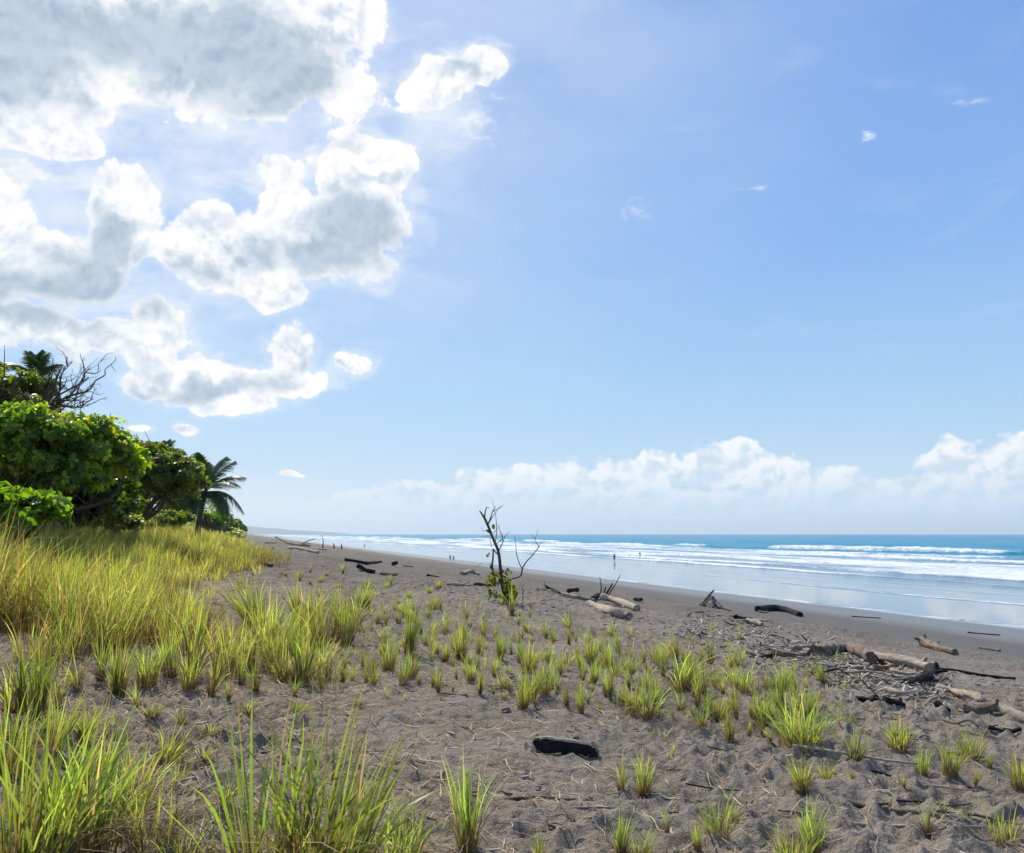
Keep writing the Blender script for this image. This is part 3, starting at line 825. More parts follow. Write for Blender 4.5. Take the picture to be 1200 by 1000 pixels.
log('driftwood_stump', [(665, 695, .05), (678, 697, .15)], .17, 'dark', 'dark rounded stump just left of the upright root', cat='driftwood stump', seed=31)
log('driftwood_stump', [(744, 704), (752, 706, .08)], .15, 'dark', 'small dark stump alone right of the pair of logs', cat='driftwood stump', seed=32)
log('driftwood_log', [(640, 690), (646, 691), (656, 697)], .11, 'dark', 'dark crumbling log lying right of the small tree', seed=33, rough=.5, stubs=((.3, -.3, .1, .15, .08),))
log('driftwood_log', [(630, 691), (638, 691)], .08, 'bleached', 'small pale log beside the dark crumbling log', seed=34, stubs=((.9, .05, 0, .35, .04),))
log('driftwood_log', [(541, 674), (552, 673, .1), (562, 675)], .22, 'bleached', 'pale low log on the crest, left of the small tree', seed=35, rough=.4)
log('driftwood_log', [(523, 685), (550, 687)], .11, 'bleached', 'pale log lying flat on the sand left of the small tree', seed=36, stubs=((.7, .4, .1, .1, .08),))
log('driftwood_log', [(556, 686), (576, 687)], .11, 'dark', 'row of dark wood chunks just left of the small tree', seed=37, rough=.6)
log('driftwood_log', [(419, 668, .1), (428, 670), (439, 672)], .22, 'dark', 'dark log on the sand in the middle distance, nearest of those before the beach', seed=38, rough=.4)
log('driftwood_log', [(446, 673), (465, 675)], .15, 'brown', 'brown and white log right of the dark middle-distance log', seed=39, rough=.4)
log('driftwood_log', [(428, 662), (447, 663, .15)], .2, 'dark', 'dark log lying on the debris line at the beach crest', seed=40, rough=.4)
log('driftwood_log', [(404, 657), (420, 660), (432, 662)], .17, 'dark', 'long dark low log on the debris line at the beach crest', seed=41, rough=.5)
log('driftwood_stump', [(460, 663), (465, 663, .1)], .3, 'dark', 'dark round stump on the beach crest', cat='driftwood stump', seed=42)
log('driftwood_log', [(473, 664), (484, 665)], .13, 'brown', 'brown log right of the round stump on the crest', seed=43)
log('driftwood_log', [(500, 675), (514, 677)], .12, 'dark', 'thin dark log below the crest, left of the pale low log', seed=44)
log('driftwood_log', [(303, 652), (312, 650, .1), (320, 648, .35)], .17, 'dark', 'dark log with a raised end beside the far edge of the dune grass', seed=45)
log('driftwood_log', [(303, 661), (319, 664)], .12, 'brown', 'brown log on the sand nearest the far edge of the dune grass', seed=46)
log('fallen_log', [(323, 635, .9), (334, 637.5, .3), (350, 640), (363, 641)], .42, 'brown', 'long fallen trunk lying far up the beach with a raised root end', stubs=((.7, 3.6, 1, 1.1, .22), (.75, 2., 1, .3, .2)), seed=47)
log('driftwood_log', [(338, 643), (352, 645, .1), (373, 649)], .25, 'bleached', 'long pale fallen log just nearer than the far fallen trunk', seed=48)
log('driftwood_log', [(373, 644), (382, 645)], .2, 'bleached', 'short pale log right of the far fallen logs', seed=49)
log('driftwood_log', [(311, 637), (324, 637)], .2, 'dark', 'dark log left of the far fallen trunk', seed=50)
for i, (x, y) in enumerate(((391, 643), (400, 643.5), (378, 642))):
    h = 1.2 if i < 2 else 2.2
    g = ground(x, y); mb = MB(); tube(mb, curve_pts([(0, 0, -.2), (.08, 0, h * .5), (-.15, 0, h)], 6), [.20 if i < 2 else .12, .16 if i < 2 else .09, .14 if i < 2 else .08, .12 if i < 2 else .06, .08 if i < 2 else .04, .03], 9, .5, 60 + i)
    tag(obj('driftwood_post', mb.mesh('driftwood_post'), M['dark'], None, g), ('tall thin dark snag standing upright among the far logs', 'dark upright stump right of the tall snag, far up the beach, the left of two', 'dark upright stump right of the tall snag, far up the beach, the right of two')[(i + 1) % 3], 'driftwood post')

# teepee of sticks
def stick_mesh(L, r, bend, seed, mat, sides=6):
    mb = MB(); rr = np.random.default_rng(seed)
    C = curve_pts([(-L / 2, 0, 0), (-L * .1, bend * L * rr.normal(), bend * L * .4 * rr.normal()), (L * .2, bend * L * rr.normal(), 0), (L / 2, 0, bend * L * rr.normal() * .5)], 9)
    tube(mb, C, np.linspace(r, r * .55, 9), sides, .3, seed)
    me = mb.mesh('driftwood_stick'); me.materials.append(M[mat]); return me
STK = [stick_mesh(1.0, .030 + .014 * (i % 3), .03 + .018 * (i % 4), 500 + i, ['bleached', 'brown', 'bleached', 'dark', 'bleached', 'brown'][i % 6]) for i in range(18)]
STK_NAME = ['pale', 'brown', 'pale', 'dark', 'pale', 'brown']

def stick(p, L, az, kind, label, group, pitch=0., lift=0., thick=1.0, name='driftwood_stick'):
    o = bpy.data.objects.new(name, STK[kind % 18]); COL.objects.link(o)
    o.location = p + Vector((0, 0, .028 * L * thick + lift + .006)); o.scale = (L, L * thick, L * thick); o.rotation_euler = (random.uniform(0, 6), pitch, az)
    o.rotation_mode = 'XYZ'
    return tag(o, label, 'driftwood stick', group)

tp = ground(836, 712)
for i in range(17):
    a = i / 17 * 6.283 + random.uniform(-.2, .2)
    L = random.uniform(.55, .95); el = random.uniform(.55, 1.0)
    if i % 5 == 0: el = .25
    foot = tp + Vector((math.cos(a), math.sin(a), 0)) * L * math.cos(el) * .95
    foot.z = gz(foot.x, foot.y) 
    top = Vector((tp.x + random.uniform(-.12, .12), tp.y + random.uniform(-.12, .12), foot.z + L * math.sin(el)))
    d = top - foot
    o = bpy.data.objects.new('driftwood_stick', STK[[1, 3, 5, 1, 9, 0][i % 6]]); COL.objects.link(o)
    o.location = (foot + top) / 2; o.scale = (d.length, d.length * 1.1, d.length * 1.1); o.rotation_euler = d.to_track_quat('X', 'Z').to_euler()
    tag(o, 'weathered stick leaning into the cone-shaped stick pile near the water', 'driftwood stick', 'sticks leaning together in the cone-shaped pile')

# sticks inside the tangle
for i in range(62):
    t = random.random()
    px = 965 + 130 * t + random.uniform(-10, 10); py = 776 + 22 * t + random.uniform(0, 26)
    if py > 806: py = random.uniform(782, 806)
    p = ground(px, py)
    stick(p, random.uniform(.2, .62), random.gauss(-.1, 1.1), random.randrange(18), 'loose stick lying in the big driftwood tangle', 'sticks lying in the big driftwood tangle', random.uniform(-.12, .12), random.uniform(.01, .12), random.uniform(.7, 1.5))
# the debris band left of the tangle
for i in range(95):
    t = random.random()
    px = 815 + 175 * t + random.gauss(0, 14); py = 738 + 42 * t + random.gauss(0, 14)
    if px < 800 or py < 722: continue
    stick(ground(px, py), random.uniform(.12, .42), random.gauss(-.1, 1.1), random.randrange(18), 'bleached stick in the debris band sloping down to the tangle', 'sticks in the debris band', random.uniform(-.1, .1), 0, random.uniform(.5, 1.3))
for i in range(42):
    px = random.uniform(1000, 1198); py = 838 + (px - 1000) * .20 + random.gauss(0, 11)
    stick(ground(px, py), random.uniform(.12, .40), random.gauss(-.35, .8), random.randrange(18), 'thin stick on the sand below the tangle at the right', 'sticks on the sand below the tangle', 0, 0, random.uniform(.4, 1.0))
# loose sticks over the open sand, placed by eye where the photograph shows them
SM = [(655,903,.16,1.2,0),(674,905,.14,0,0),(688,917,.35,-.7,0),(640,933,.5,0,1),(700,945,.45,.1,0),(715,930,.3,.5,0),(655,960,.2,0,3),(590,968,.1,0,3),(515,843,.12,0,3),
      (835,925,.35,-.4,3),(870,945,.3,-.5,1),(900,925,.25,-.3,0),(965,960,.5,-.5,0),(1030,905,.55,-.5,3),(1000,895,.9,-.6,0),(1110,925,.45,-.3,0),(1125,930,.3,-.6,0),(1065,975,.8,-.1,0),
      (1040,950,.8,-.6,1),(1095,943,.45,-.1,3),(1150,960,.5,-.6,1),(990,955,.2,-.6,0),(890,945,.3,0,1),(808,930,.16,.1,3),(880,905,.2,.9,1),(700,872,.1,.6,0),(722,843,.22,.9,0),
      (330,870,.12,0,3),(270,848,.12,-.8,0),(283,862,.12,.5,3),(300,886,.16,-.3,0),(345,853,.14,.6,3),(420,845,.15,.3,3),(560,848,.13,0,1),(610,828,.2,1.0,0),(500,835,.15,.2,0),
      (780,870,.3,.1,0),(795,905,.2,.4,3),(820,870,.35,-.4,1),(850,880,.3,-.6,3),(930,905,.35,-.5,0),(1180,930,.3,-.2,3),(740,900,.3,-.4,0),(450,900,.14,.3,0),(470,925,.18,-.2,1)]
for (x, y, L, az, k) in SM:
    stick(ground(x, y), L * 1.1, az, k, 'small loose stick on the trampled sand of the foreground', 'loose sticks on the foreground sand', 0, 0, .55)
for i in range(70):
    px = random.uniform(380, 1150); py = 695 + random.random() ** 1.3 * 130
    if (px - 380) * .11 + 690 > py: continue
    stick(ground(px, py), random.uniform(.12, .4), random.gauss(-.1, .8), random.randrange(18), 'scattered stick on the sand of the middle distance', 'scattered sticks of the middle distance', 0, 0, random.uniform(.4, 1.0))

# fine wood litter, beyond counting
def litter():
    mb = MB(); rr = np.random.default_rng(77)
    n = 17000
    Y = rr.uniform(3.0, 34, n); X = rr.uniform(-.75, .75, n) * Y
    s = X * US[0] + Y * US[1]
    dens = .08 + 2.4 * np.exp(-((s - 9.6 - 1.2 * np.sin(Y / 5)) / 2.0) ** 2) * sstep(8, 13, Y) + .32 * sstep(.5, 2.5, s) * (1 - sstep(9, 14, s)) * (vn(X * 1.3, Y * 1.3, 331) > .5) + .20 * (s < 2) * (vn(X, Y, 332) > .5)
    k = (rr.random(n) < dens) & (s < 18)
    X, Y = X[k], Y[k]
    Z = h_full(X, Y)
    cols = np.array([[.46, .41, .34], [.40, .34, .27], [.10, .075, .055], [.03, .025, .02], [.22, .16, .11]])
    for x, y, z in zip(X, Y, Z):
        L = rr.uniform(.02, .10) * (1 + .035 * y); r = L * rr.uniform(.03, .085); a = rr.random() * 6.28
        c = cols[rr.integers(0, 5)]
        d = np.array([math.cos(a), math.sin(a), 0]) * L / 2
        e = np.array([-d[1], d[0], 0]) * rr.normal(0, .25)
        p = np.array([x, y, z + r * .7])
        tube(mb, [p - d, p + e, p + d + [0, 0, rr.random() * L * .2]], [r, r * 1.1, r * .5], 4, 0, 0, c, caps=False)
    for k in range(2700):
        if k % 3 == 0 and k < 1700: continue
        if k < 1700:
            u = rr.random(); px = 812 + 190 * u + rr.normal(0, 16); py = 737 + 46 * u + rr.normal(0, 12)
        elif k < 2700:
            u = rr.random(); px = 950 + 165 * u; py = 785 + 22 * u + rr.normal(2, 10)
        else:
            u = rr.random(); px = 1000 + 210 * u; py = 842 + 50 * u + rr.normal(0, 14)
        if px > 1230 or py < 717: continue
        g = ground(px, py); D = g.length
        L = rr.uniform(1.5, 6) ** 1.35 * D / F; r = min(L * rr.uniform(.04, .13), .028); a = rr.random() * 6.28
        c = cols[[0, 0, 1, 1, 4, 0, 2][rr.integers(0, 7)]] * rr.uniform(.7, 1.35)
        d = np.array([math.cos(a), math.sin(a), 0]) * L / 2; e = np.array([-d[1], d[0], 0]) * rr.normal(0, .25)
        pt = np.array([g.x, g.y, g.z + r * .8 + (rr.random() * .06 if 1700 <= k < 2700 else 0)])
        d[2] = rr.normal(0, .22) * L
        tube(mb, [pt - d, pt + e, pt + d], [r, r * 1.1, r * .5], 5, 0, 0, c, caps=False)
    m, t, out = newmat('wood_chips')
    col = t.n('ShaderNodeAttribute', attribute_name='Col').outputs['Color']
    principled(t, out, col, .9, None, .2)
    tag(obj('wood_litter', mb.mesh('wood_litter'), m), 'fine twigs and wood chips strewn over the sand', 'wood litter', kind='stuff')
litter()

def stones():
    spots = [(593, 832, 8, 'brown rounded stone with twigs beside it on the middle sand'), (697, 873, 0, ''), (693, 861, 0, ''), (612, 823, 0, ''), (675, 864, 5, 'small dark stone on the sand above the right end of the charred log'),
             (1050, 873, 0, ''), (933, 762, 9, 'round dark wood knot or stone in the debris band'), (486, 866, 0, ''), (745, 798, 4, 'tiny pale stone among the tufts')]
    for i, (x, y, w, lab) in enumerate(spots):
        if not w: continue
        p = ground(x, y); d = (p - Vector((0, 0, CAM_Z))).length; r = w * d / F * .6
        mb = MB(); th = np.linspace(-.95, .95, 7)
        pts = [(r * 1.1 * q, 0, r * .35) for q in th]
        tube(mb, pts, [r * .35 + r * .55 * math.sqrt(max(0, 1 - q * q)) for q in th], 10, .35, 80 + i, flat=.8)
        tag(obj('stone', mb.mesh('stone'), M['stone'], None, p), lab, 'stone')
stones()
# ------------------------------------------------------------------ trees
def leaves_mesh(P, D, U, size, C, wide=.62, fold=.18):
    """ovate folded leaves: P base, D direction, U face normal"""
    N = len(P); size = np.asarray(size)
    D = D / (np.linalg.norm(D, axis=1)[:, None] + 1e-9)
    S = np.cross(D, U); S /= np.linalg.norm(S, axis=1)[:, None] + 1e-9
    Nn = np.cross(S, D)
    rows = [(0, .06), (.28, .40), (.62, .50), (.88, .30), (1., .03)]
    V = np.empty((N, len(rows), 3, 3))
    for i, (l, w) in enumerate(rows):
        c = P + D * (l * size)[:, None] - Nn * (.16 * l * l * size)[:, None]
        o = S * (w * wide * size)[:, None]; f = Nn * (fold * w * size)[:, None]
        V[:, i, 0] = c - o + f; V[:, i, 1] = c; V[:, i, 2] = c + o + f
    k = len(rows) * 3
    i = np.arange(N)[:, None, None] * k; a = (np.arange(len(rows) - 1) * 3)[None, :, None]; b = np.arange(2)[None, None, :]
    Q = np.stack([i + a + b, i + a + b + 1, i + a + b + 4, i + a + b + 3], -1).reshape(-1, 4)
    return V.reshape(-1, 3), Q, np.repeat(C, k, 0)

def crown_mesh(blobs, n_ros, leaf, seed, pal, per=7, name='crown', flatten=.35, shell=.45):
    r = np.random.default_rng(seed)
    B0 = np.array(blobs, float); ex = []
    for b in B0:
        for q in range(11):
            v = r.normal(size=3); v /= np.linalg.norm(v); v[2] = abs(v[2]) * 1.1 - .35; k = r.uniform(.16, .46)
            c = b[:3] + v * b[3:6] * r.uniform(.85, 1.28); ex.append([*c, *(b[3:6] * k)])
    B = np.concatenate([B0 * np.array([1, 1, 1, .80, .80, .80]), ex])
    vol = (B[:, 3] * B[:, 4] * B[:, 5]) ** (2 / 3); idx = r.choice(len(B), n_ros, p=vol / vol.sum())
    d = r.normal(size=(n_ros, 3)); d /= np.linalg.norm(d, axis=1)[:, None]
    rad = r.random(n_ros) ** shell
    # lumpy surface
    lump = 1 + .28 * np.sin(d[:, 0] * 5 + idx * 2) * np.cos(d[:, 1] * 4 + idx) + .14 * np.sin(d[:, 2] * 9 + idx)
    P = B[idx, :3] + d * (rad * lump)[:, None] * B[idx, 3:6]
    out = d * .8 + np.array([0, 0, .45]) + r.normal(0, .3, (n_ros, 3)); out /= np.linalg.norm(out, axis=1)[:, None]
    N = n_ros * per; j = np.repeat(np.arange(n_ros), per)
    ang = np.tile(np.arange(per) / per * 2 * math.pi, n_ros) + r.normal(0, .35, N)
    O = out[j]; ref = np.where(np.abs(O[:, 2:3]) < .9, np.array([[0, 0, 1.]]), np.array([[1., 0, 0]]))
    A = np.cross(O, ref); A /= np.linalg.norm(A, axis=1)[:, None]; Bv = np.cross(O, A)
    rad_dir = np.cos(ang)[:, None] * A + np.sin(ang)[:, None] * Bv
    Dl = rad_dir * r.uniform(.6, 1.1, (N, 1)) + O * r.uniform(.1, .8, (N, 1)) - np.array([0, 0, 1]) * r.uniform(0, .4, (N, 1))
    Ul = O + r.normal(0, .25, (N, 3))
    pal = np.array(pal); ci = pal[r.integers(0, len(pal), n_ros)][j] * r.uniform(.7, 1.3, (N, 1))
    odd = r.random(N) < .007; ci[odd] = np.array([.35, .16, .04])
    Pb = P[j] + rad_dir * leaf * .12 + O * r.uniform(-.3, .3, (N, 1)) * leaf
    V, Q, C = leaves_mesh(Pb, Dl, Ul, leaf * r.uniform(.55, 1.15, N), ci)
    mb = MB(); mb.add(V, Q, C)
    # twigs
    return mb.mesh(name)

def limb_mesh(base, tips, r0, seed, lean=(0, 0), name='trunk', twigs=7, tw=1.0):
    """trunk that splits into limbs reaching the crown centres"""
    mb = MB(); r = np.random.default_rng(seed)
    base = np.array(base, float)
    fork = base + np.array([lean[0], lean[1], max(.7, min(2.0, (np.mean([t[2] for t in tips]) - base[2]) * .4))])
    C = curve_pts([base - [0, 0, .3], base + (fork - base) * .5 + r.normal(0, .08, 3), fork], 9)
    tube(mb, C, np.linspace(r0 * 1.25, r0 * .85, 9), 10, .18, seed)
    for t in tips:
        t = np.array(t, float); d = t - fork
        mid = fork + d * .5 + r.normal(0, .12, 3) * np.linalg.norm(d) + np.array([0, 0, -.10 * np.linalg.norm(d)])
        C = curve_pts([fork, mid, t], 10)
        tube(mb, C, np.linspace(r0 * .6, r0 * .16, 10), 7, .15, seed + 3)
        for k in range(twigs):
            i = r.integers(3, 10); b = C[i]; e = b + r.normal(0, .55, 3) * tw + np.array([0, 0, .35 * tw])
            tube(mb, curve_pts([b, (b + e) / 2 + r.normal(0, .08, 3), e], 5), np.linspace(r0 * .18, r0 * .05, 5), 5, 0, 0)
    return mb.mesh(name)

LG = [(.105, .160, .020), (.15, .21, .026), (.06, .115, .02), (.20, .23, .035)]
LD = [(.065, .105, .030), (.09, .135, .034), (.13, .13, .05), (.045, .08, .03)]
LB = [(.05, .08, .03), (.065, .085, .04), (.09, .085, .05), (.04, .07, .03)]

def tree(name, base, blobs, r0, leaf, n_ros, seed, label, pal=LG, cat='tree', group=None, lean=(0, 0), per=7, mat='leaf', shell=.45):
    """base: world ground point; blobs: (dx,dy,z,rx,ry,rz) relative to base"""
    o = empty(name, base, label, cat, group)
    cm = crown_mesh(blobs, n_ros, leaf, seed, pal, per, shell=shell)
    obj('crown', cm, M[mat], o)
    tips = [(b[0], b[1], b[2] - b[5] * .1) for b in blobs]
    obj('trunk', limb_mesh((0, 0, 0), tips, r0, seed + 50, lean), M['bark'], o)
    return o

def blob_px(px, py, Y, wpx, hpx, dpt, base):
    c = at(px, py, Y); k = Y / F
    return (c.x - base.x, c.y - base.y, c.z - base.z, wpx * k, dpt, hpx * k)

def tree_px(name, bx, Y, blobs, r0, leaf, n_ros, seed, label, **kw):
    b = at(bx, 620, Y); base = Vector((b.x, Y, gz(b.x, Y)))
    return tree(name, base, [blob_px(x, y, Y + dy, w, h, d, base) for (x, y, dy, w, h, d) in blobs], r0, leaf, n_ros, seed, label, **kw)

# the big broad-leaved trees on the dune
tree_px('broadleaf_tree', 36, 21, [(-40, 525, 0, 60, 40, 1.6), (20, 512, -1, 48, 30, 1.5), (75, 512, 0, 48, 27, 1.4), (118, 530, .5, 34, 26, 1.1), (148, 545, .8, 20, 18, .8), (45, 492, .5, 34, 12, 1.2), (60, 545, -.6, 46, 22, 1.), (10, 560, -.5, 40, 26, 1.), (108, 556, -.2, 26, 22, .9), (-80, 500, 0, 60, 50, 1.5)],
        .12, .175, 4300, 601, 'large broad-leaved tree with bright glossy leaves, its wide crown leaning over the dune grass', lean=(.2, 0))
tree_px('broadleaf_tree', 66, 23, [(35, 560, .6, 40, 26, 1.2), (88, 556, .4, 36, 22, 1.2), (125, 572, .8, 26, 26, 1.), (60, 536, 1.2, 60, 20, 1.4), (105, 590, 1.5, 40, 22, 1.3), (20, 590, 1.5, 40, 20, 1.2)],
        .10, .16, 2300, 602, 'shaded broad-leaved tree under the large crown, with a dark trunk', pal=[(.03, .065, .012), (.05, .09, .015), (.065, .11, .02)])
tree_px('broadleaf_tree', -20, 27, [(8, 452, 0, 34, 20, 1.5), (-30, 470, 0, 50, 40, 1.8), (38, 458, .5, 18, 22, .9), (-60, 440, 0, 50, 40, 1.8), (20, 480, 0, 50, 14, 1.5), (-20, 520, 1, 70, 40, 1.8)],
        .16, .19, 2000, 603, 'tall sparse-crowned tree at the left edge, behind the large broad-leaved tree', pal=[(.07, .105, .02), (.09, .11, .03), (.05, .08, .02)], shell=.7)
tree_px('broadleaf_tree', 168, 32, [(160, 546, 0, 24, 20, 1.6), (196, 548, 0, 26, 18, 1.6), (182, 533, .5, 22, 12, 1.4), (212, 560, 0, 20, 18, 1.4), (140, 562, 0, 20, 16, 1.4), (184, 566, 1, 30, 12, 1.6), (206, 574, 1, 16, 9, 1.3)],
        .15, .18, 2500, 604, 'rounded darker tree with two crooked trunks, between the large tree and the palm', pal=LD + LG[:1], lean=(-.3, 0))
tree_px('broadleaf_tree', 142, 28, [(130, 560, 0, 26, 24, 1.5), (122, 590, 0, 26, 22, 1.4), (104, 600, 0, 30, 16, 1.4)], .13, .18, 1700, 605, 'smaller dark tree filling the gap between the large tree and the rounded tree', pal=LD)
tree_px('broadleaf_tree', 175, 45, [(170, 528, 0, 16, 9, 1.6), (188, 533, 0, 18, 9, 1.6), (205, 548, 0, 12, 8, 1.5), (180, 552, 0, 26, 14, 2)], .2, .24, 1100, 606, 'brownish-topped tree rising behind the rounded tree', pal=LB)
tree_px('broadleaf_tree', 206, 60, [(208, 562, 0, 12, 9, 2), (216, 574, 0, 9, 10, 1.6), (206, 585, 0, 14, 12, 2)], .2, .26, 900, 607, 'small-crowned tree just left of the leaning palm', pal=LD)
tree_px('shrub', 12, 14.5, [(8, 592, 0, 30, 12, .7), (48, 594, .3, 22, 12, .6), (-25, 588, 0, 30, 20, .8), (28, 606, 0, 32, 9, .7)], .05, .20, 420, 608, 'low shrub with big bright round leaves at the left edge, in front of the trees', cat='shrub', pal=[(.08, .14, .02), (.10, .16, .025), (.05, .10, .02)])
tree_px('shrub', 112, 24, [(108, 606, 0, 24, 12, 1.0), (138, 612, 0, 20, 9, .9), (78, 612, 0, 22, 8, .8)], .05, .16, 500, 609, 'dark low shrub between the dune grass and the shaded trunks', cat='shrub', pal=LD)
tree_px('shrub', 198, 40, [(188, 608, 0, 18, 10, 1.3), (204, 608, 0, 14, 8, 1.2)], .06, .14, 900, 610, 'feathery bright green shrub at the foot of the rounded tree', cat='shrub', pal=[(.07, .12, .025), (.09, .14, .03)])
tree_px('shrub', 170, 38, [(168, 612, 0, 22, 8, 1.2), (145, 614, 0, 18, 8, 1.1)], .05, .15, 500, 611, 'low dark shrub at the base of the crooked trunks', cat='shrub', pal=LD)
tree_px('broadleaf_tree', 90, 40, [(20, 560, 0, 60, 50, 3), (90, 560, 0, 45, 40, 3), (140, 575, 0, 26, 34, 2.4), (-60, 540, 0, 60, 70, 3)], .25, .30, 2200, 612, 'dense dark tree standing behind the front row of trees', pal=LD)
# trees down the coast
fr = [(196, 72, 566, 24, 18), (210, 80, 586, 16, 14), (248, 120, 611, 12, 7), (258, 140, 609, 9, 6), (262, 170, 608, 12, 9), (272, 220, 613, 10, 7), (206, 110, 604, 12, 9), (280, 300, 618, 8, 5), (266, 190, 613, 14, 7), (252, 150, 613, 12, 6)]
for i, (px, Y, py, w, h) in enumerate(fr):
    labs = 'tree of the receding coastal tree line beyond the palm, fading into haze'
    tree_px('coastal_tree', px, Y, [(px - w * .4, py, 0, w * .55, h * .8, w * Y / F * .6), (px + w * .3, py + h * .25, 0, w * .5, h * .65, w * Y / F * .6), (px, py + h * .6, 0, w * .7, h * .5, w * Y / F * .7)],
            .25, .30 + Y * .0022, 620, 620 + i, labs, pal=LD + LG[:1], group='trees of the receding coastal tree line')
# far wood as one mass
def far_wood():
    r = np.random.default_rng(9); mb = MB()
    n = 9000
    T = np.exp(r.uniform(math.log(180), math.log(5200), n)); S = -r.uniform(.3, 20, n) * (1 + T / 260)
    X = S * US[0] + T * UT[0]; Y = S * US[1] + T * UT[1]
    Z = h_low(X, Y) + r.uniform(.2, 7.5, n) * np.clip(-S / 8, .25, 1) * (.5 + vn(T / 14, S / 14, 401))
    D = r.normal(size=(n, 3)); D[:, 2] = np.abs(D[:, 2]) * .4; U = r.normal(size=(n, 3)) * .5 + [0, 0, 1]
    V, Q, C = leaves_mesh(np.stack([X, Y, Z], -1), D, U, .6 + T * .0035, np.array(LD)[r.integers(0, 4, n)])
    mb.add(V, Q, C)
    tag(obj('coastal_woods', mb.mesh('coastal_woods'), M['leaf']), 'far-off coastal woods merging into one hazy strip along the beach', 'woods', kind='stuff')
far_wood()

# the bare dead tree over the crowns
def bare_tree():
    base = at(60, 620, 25.0); base.z = gz(base.x, base.y)
    o = empty('bare_tree', base, 'bare dead tree with a fan of crooked branches rising above the green crowns', 'tree')
    fork = at(54, 474, 25.0) - base
    mb = MB(); C = curve_pts([(0, 0, -.3), tuple(fork * .5 + Vector((.15, 0, 0))), tuple(fork)], 12); tube(mb, C, np.linspace(.13, .075, 12), 9, .15, 5)
    obj('trunk', mb.mesh('trunk'), M['bark'], o)
    r = np.random.default_rng(19)
    ends = [(72, 430), (85, 424), (98, 430), (104, 442), (112, 446), (92, 452), (100, 460), (108, 468), (62, 420), (66, 440), (78, 446), (88, 470), (20, 462), (0, 455), (-20, 466), (48, 440), (96, 478), (30, 470)]
    def grow(mb, a, b, rad, depth):
        a = np.array(a, float); b = np.array(b, float); L = np.linalg.norm(b - a)
        C = curve_pts([a, a + (b - a) * .35 + r.normal(0, .07, 3) * L, a + (b - a) * .7 + r.normal(0, .07, 3) * L, b], 9)
        tube(mb, C, np.linspace(rad, rad * .35, 9), 6, .1, 3)
        if depth:
            for k in range(4 if depth == 2 else 3):
                i = r.integers(3, 9); d = (b - a) / L; e = C[i] + (d * .35 + r.normal(0, .33, 3) + [0, 0, .12]) * L * .5
                grow(mb, C[i], e, rad * .45, depth - 1)
    for k, (px, py) in enumerate(ends):
        t = at(px, py, 25 + r.normal(0, .7)) - base
        mb = MB(); grow(mb, tuple(fork * r.uniform(.90, 1.0)), tuple(t), r.uniform(.030, .05), 2)
        obj('branch', mb.mesh('branch'), M['bark'], o)
bare_tree()

# palms
def frond_mesh(L, seed, droop=1.0, dens=60):
    r = np.random.default_rng(seed); mb = MB()
    u = np.linspace(0, 1, 16)
    P = np.stack([L * (u - .08 * droop * u ** 2), 0 * u, L * (.34 * u - .62 * droop * u ** 2.2)], -1)
    tube(mb, P, np.linspace(.035, .006, 16), 5, 0, 0, (.10, .12, .03))
    N = dens * 2
    t = np.tile(np.linspace(.14, .995, dens), 2); sd = np.repeat([-1, 1], dens)
    b = np.stack([np.interp(t, u, P[:, k]) for k in range(3)], -1)
    tang = np.stack([np.interp(t, u, np.gradient(P[:, k])) for k in range(3)], -1); tang /= np.linalg.norm(tang, axis=1)[:, None]
    ll = L * .30 * np.sin(np.clip(t, 0, 1) * 2.9 + .25) ** .6 * r.uniform(.8, 1.1, N)
    K = 5; v = np.linspace(0, 1, K)[None, :, None]
    side = np.array([0, 1, 0]) * sd[:, None]
    d0 = side * .9 + tang * .55 + np.array([0, 0, .12])
    Pts = b[:, None, :] + d0[:, None, :] * v * ll[:, None, None] + np.array([0, 0, -1]) * (v ** 2) * (ll * r.uniform(.35, .9, N))[:, None, None]
    w = (L * .020 * (1 - v * .9)) * np.ones((N, 1, 1))
    off = tang[:, None, :] * w
    V = np.stack([Pts - off, Pts + off], 2)
    C = np.repeat(np.array([.045, .085, .022]) * r.uniform(.6, 1.5, (N, 1)), 2 * K, 0)
    i = np.arange(N)[:, None] * (2 * K); k = np.arange(K - 1)[None, :] * 2
    Q = np.stack([i + k, i + k + 1, i + k + 3, i + k + 2], -1).reshape(-1, 4)
    mb.add(V.reshape(-1, 3), Q, C)
    me = mb.mesh('frond'); me.materials.append(M['frond']); return me

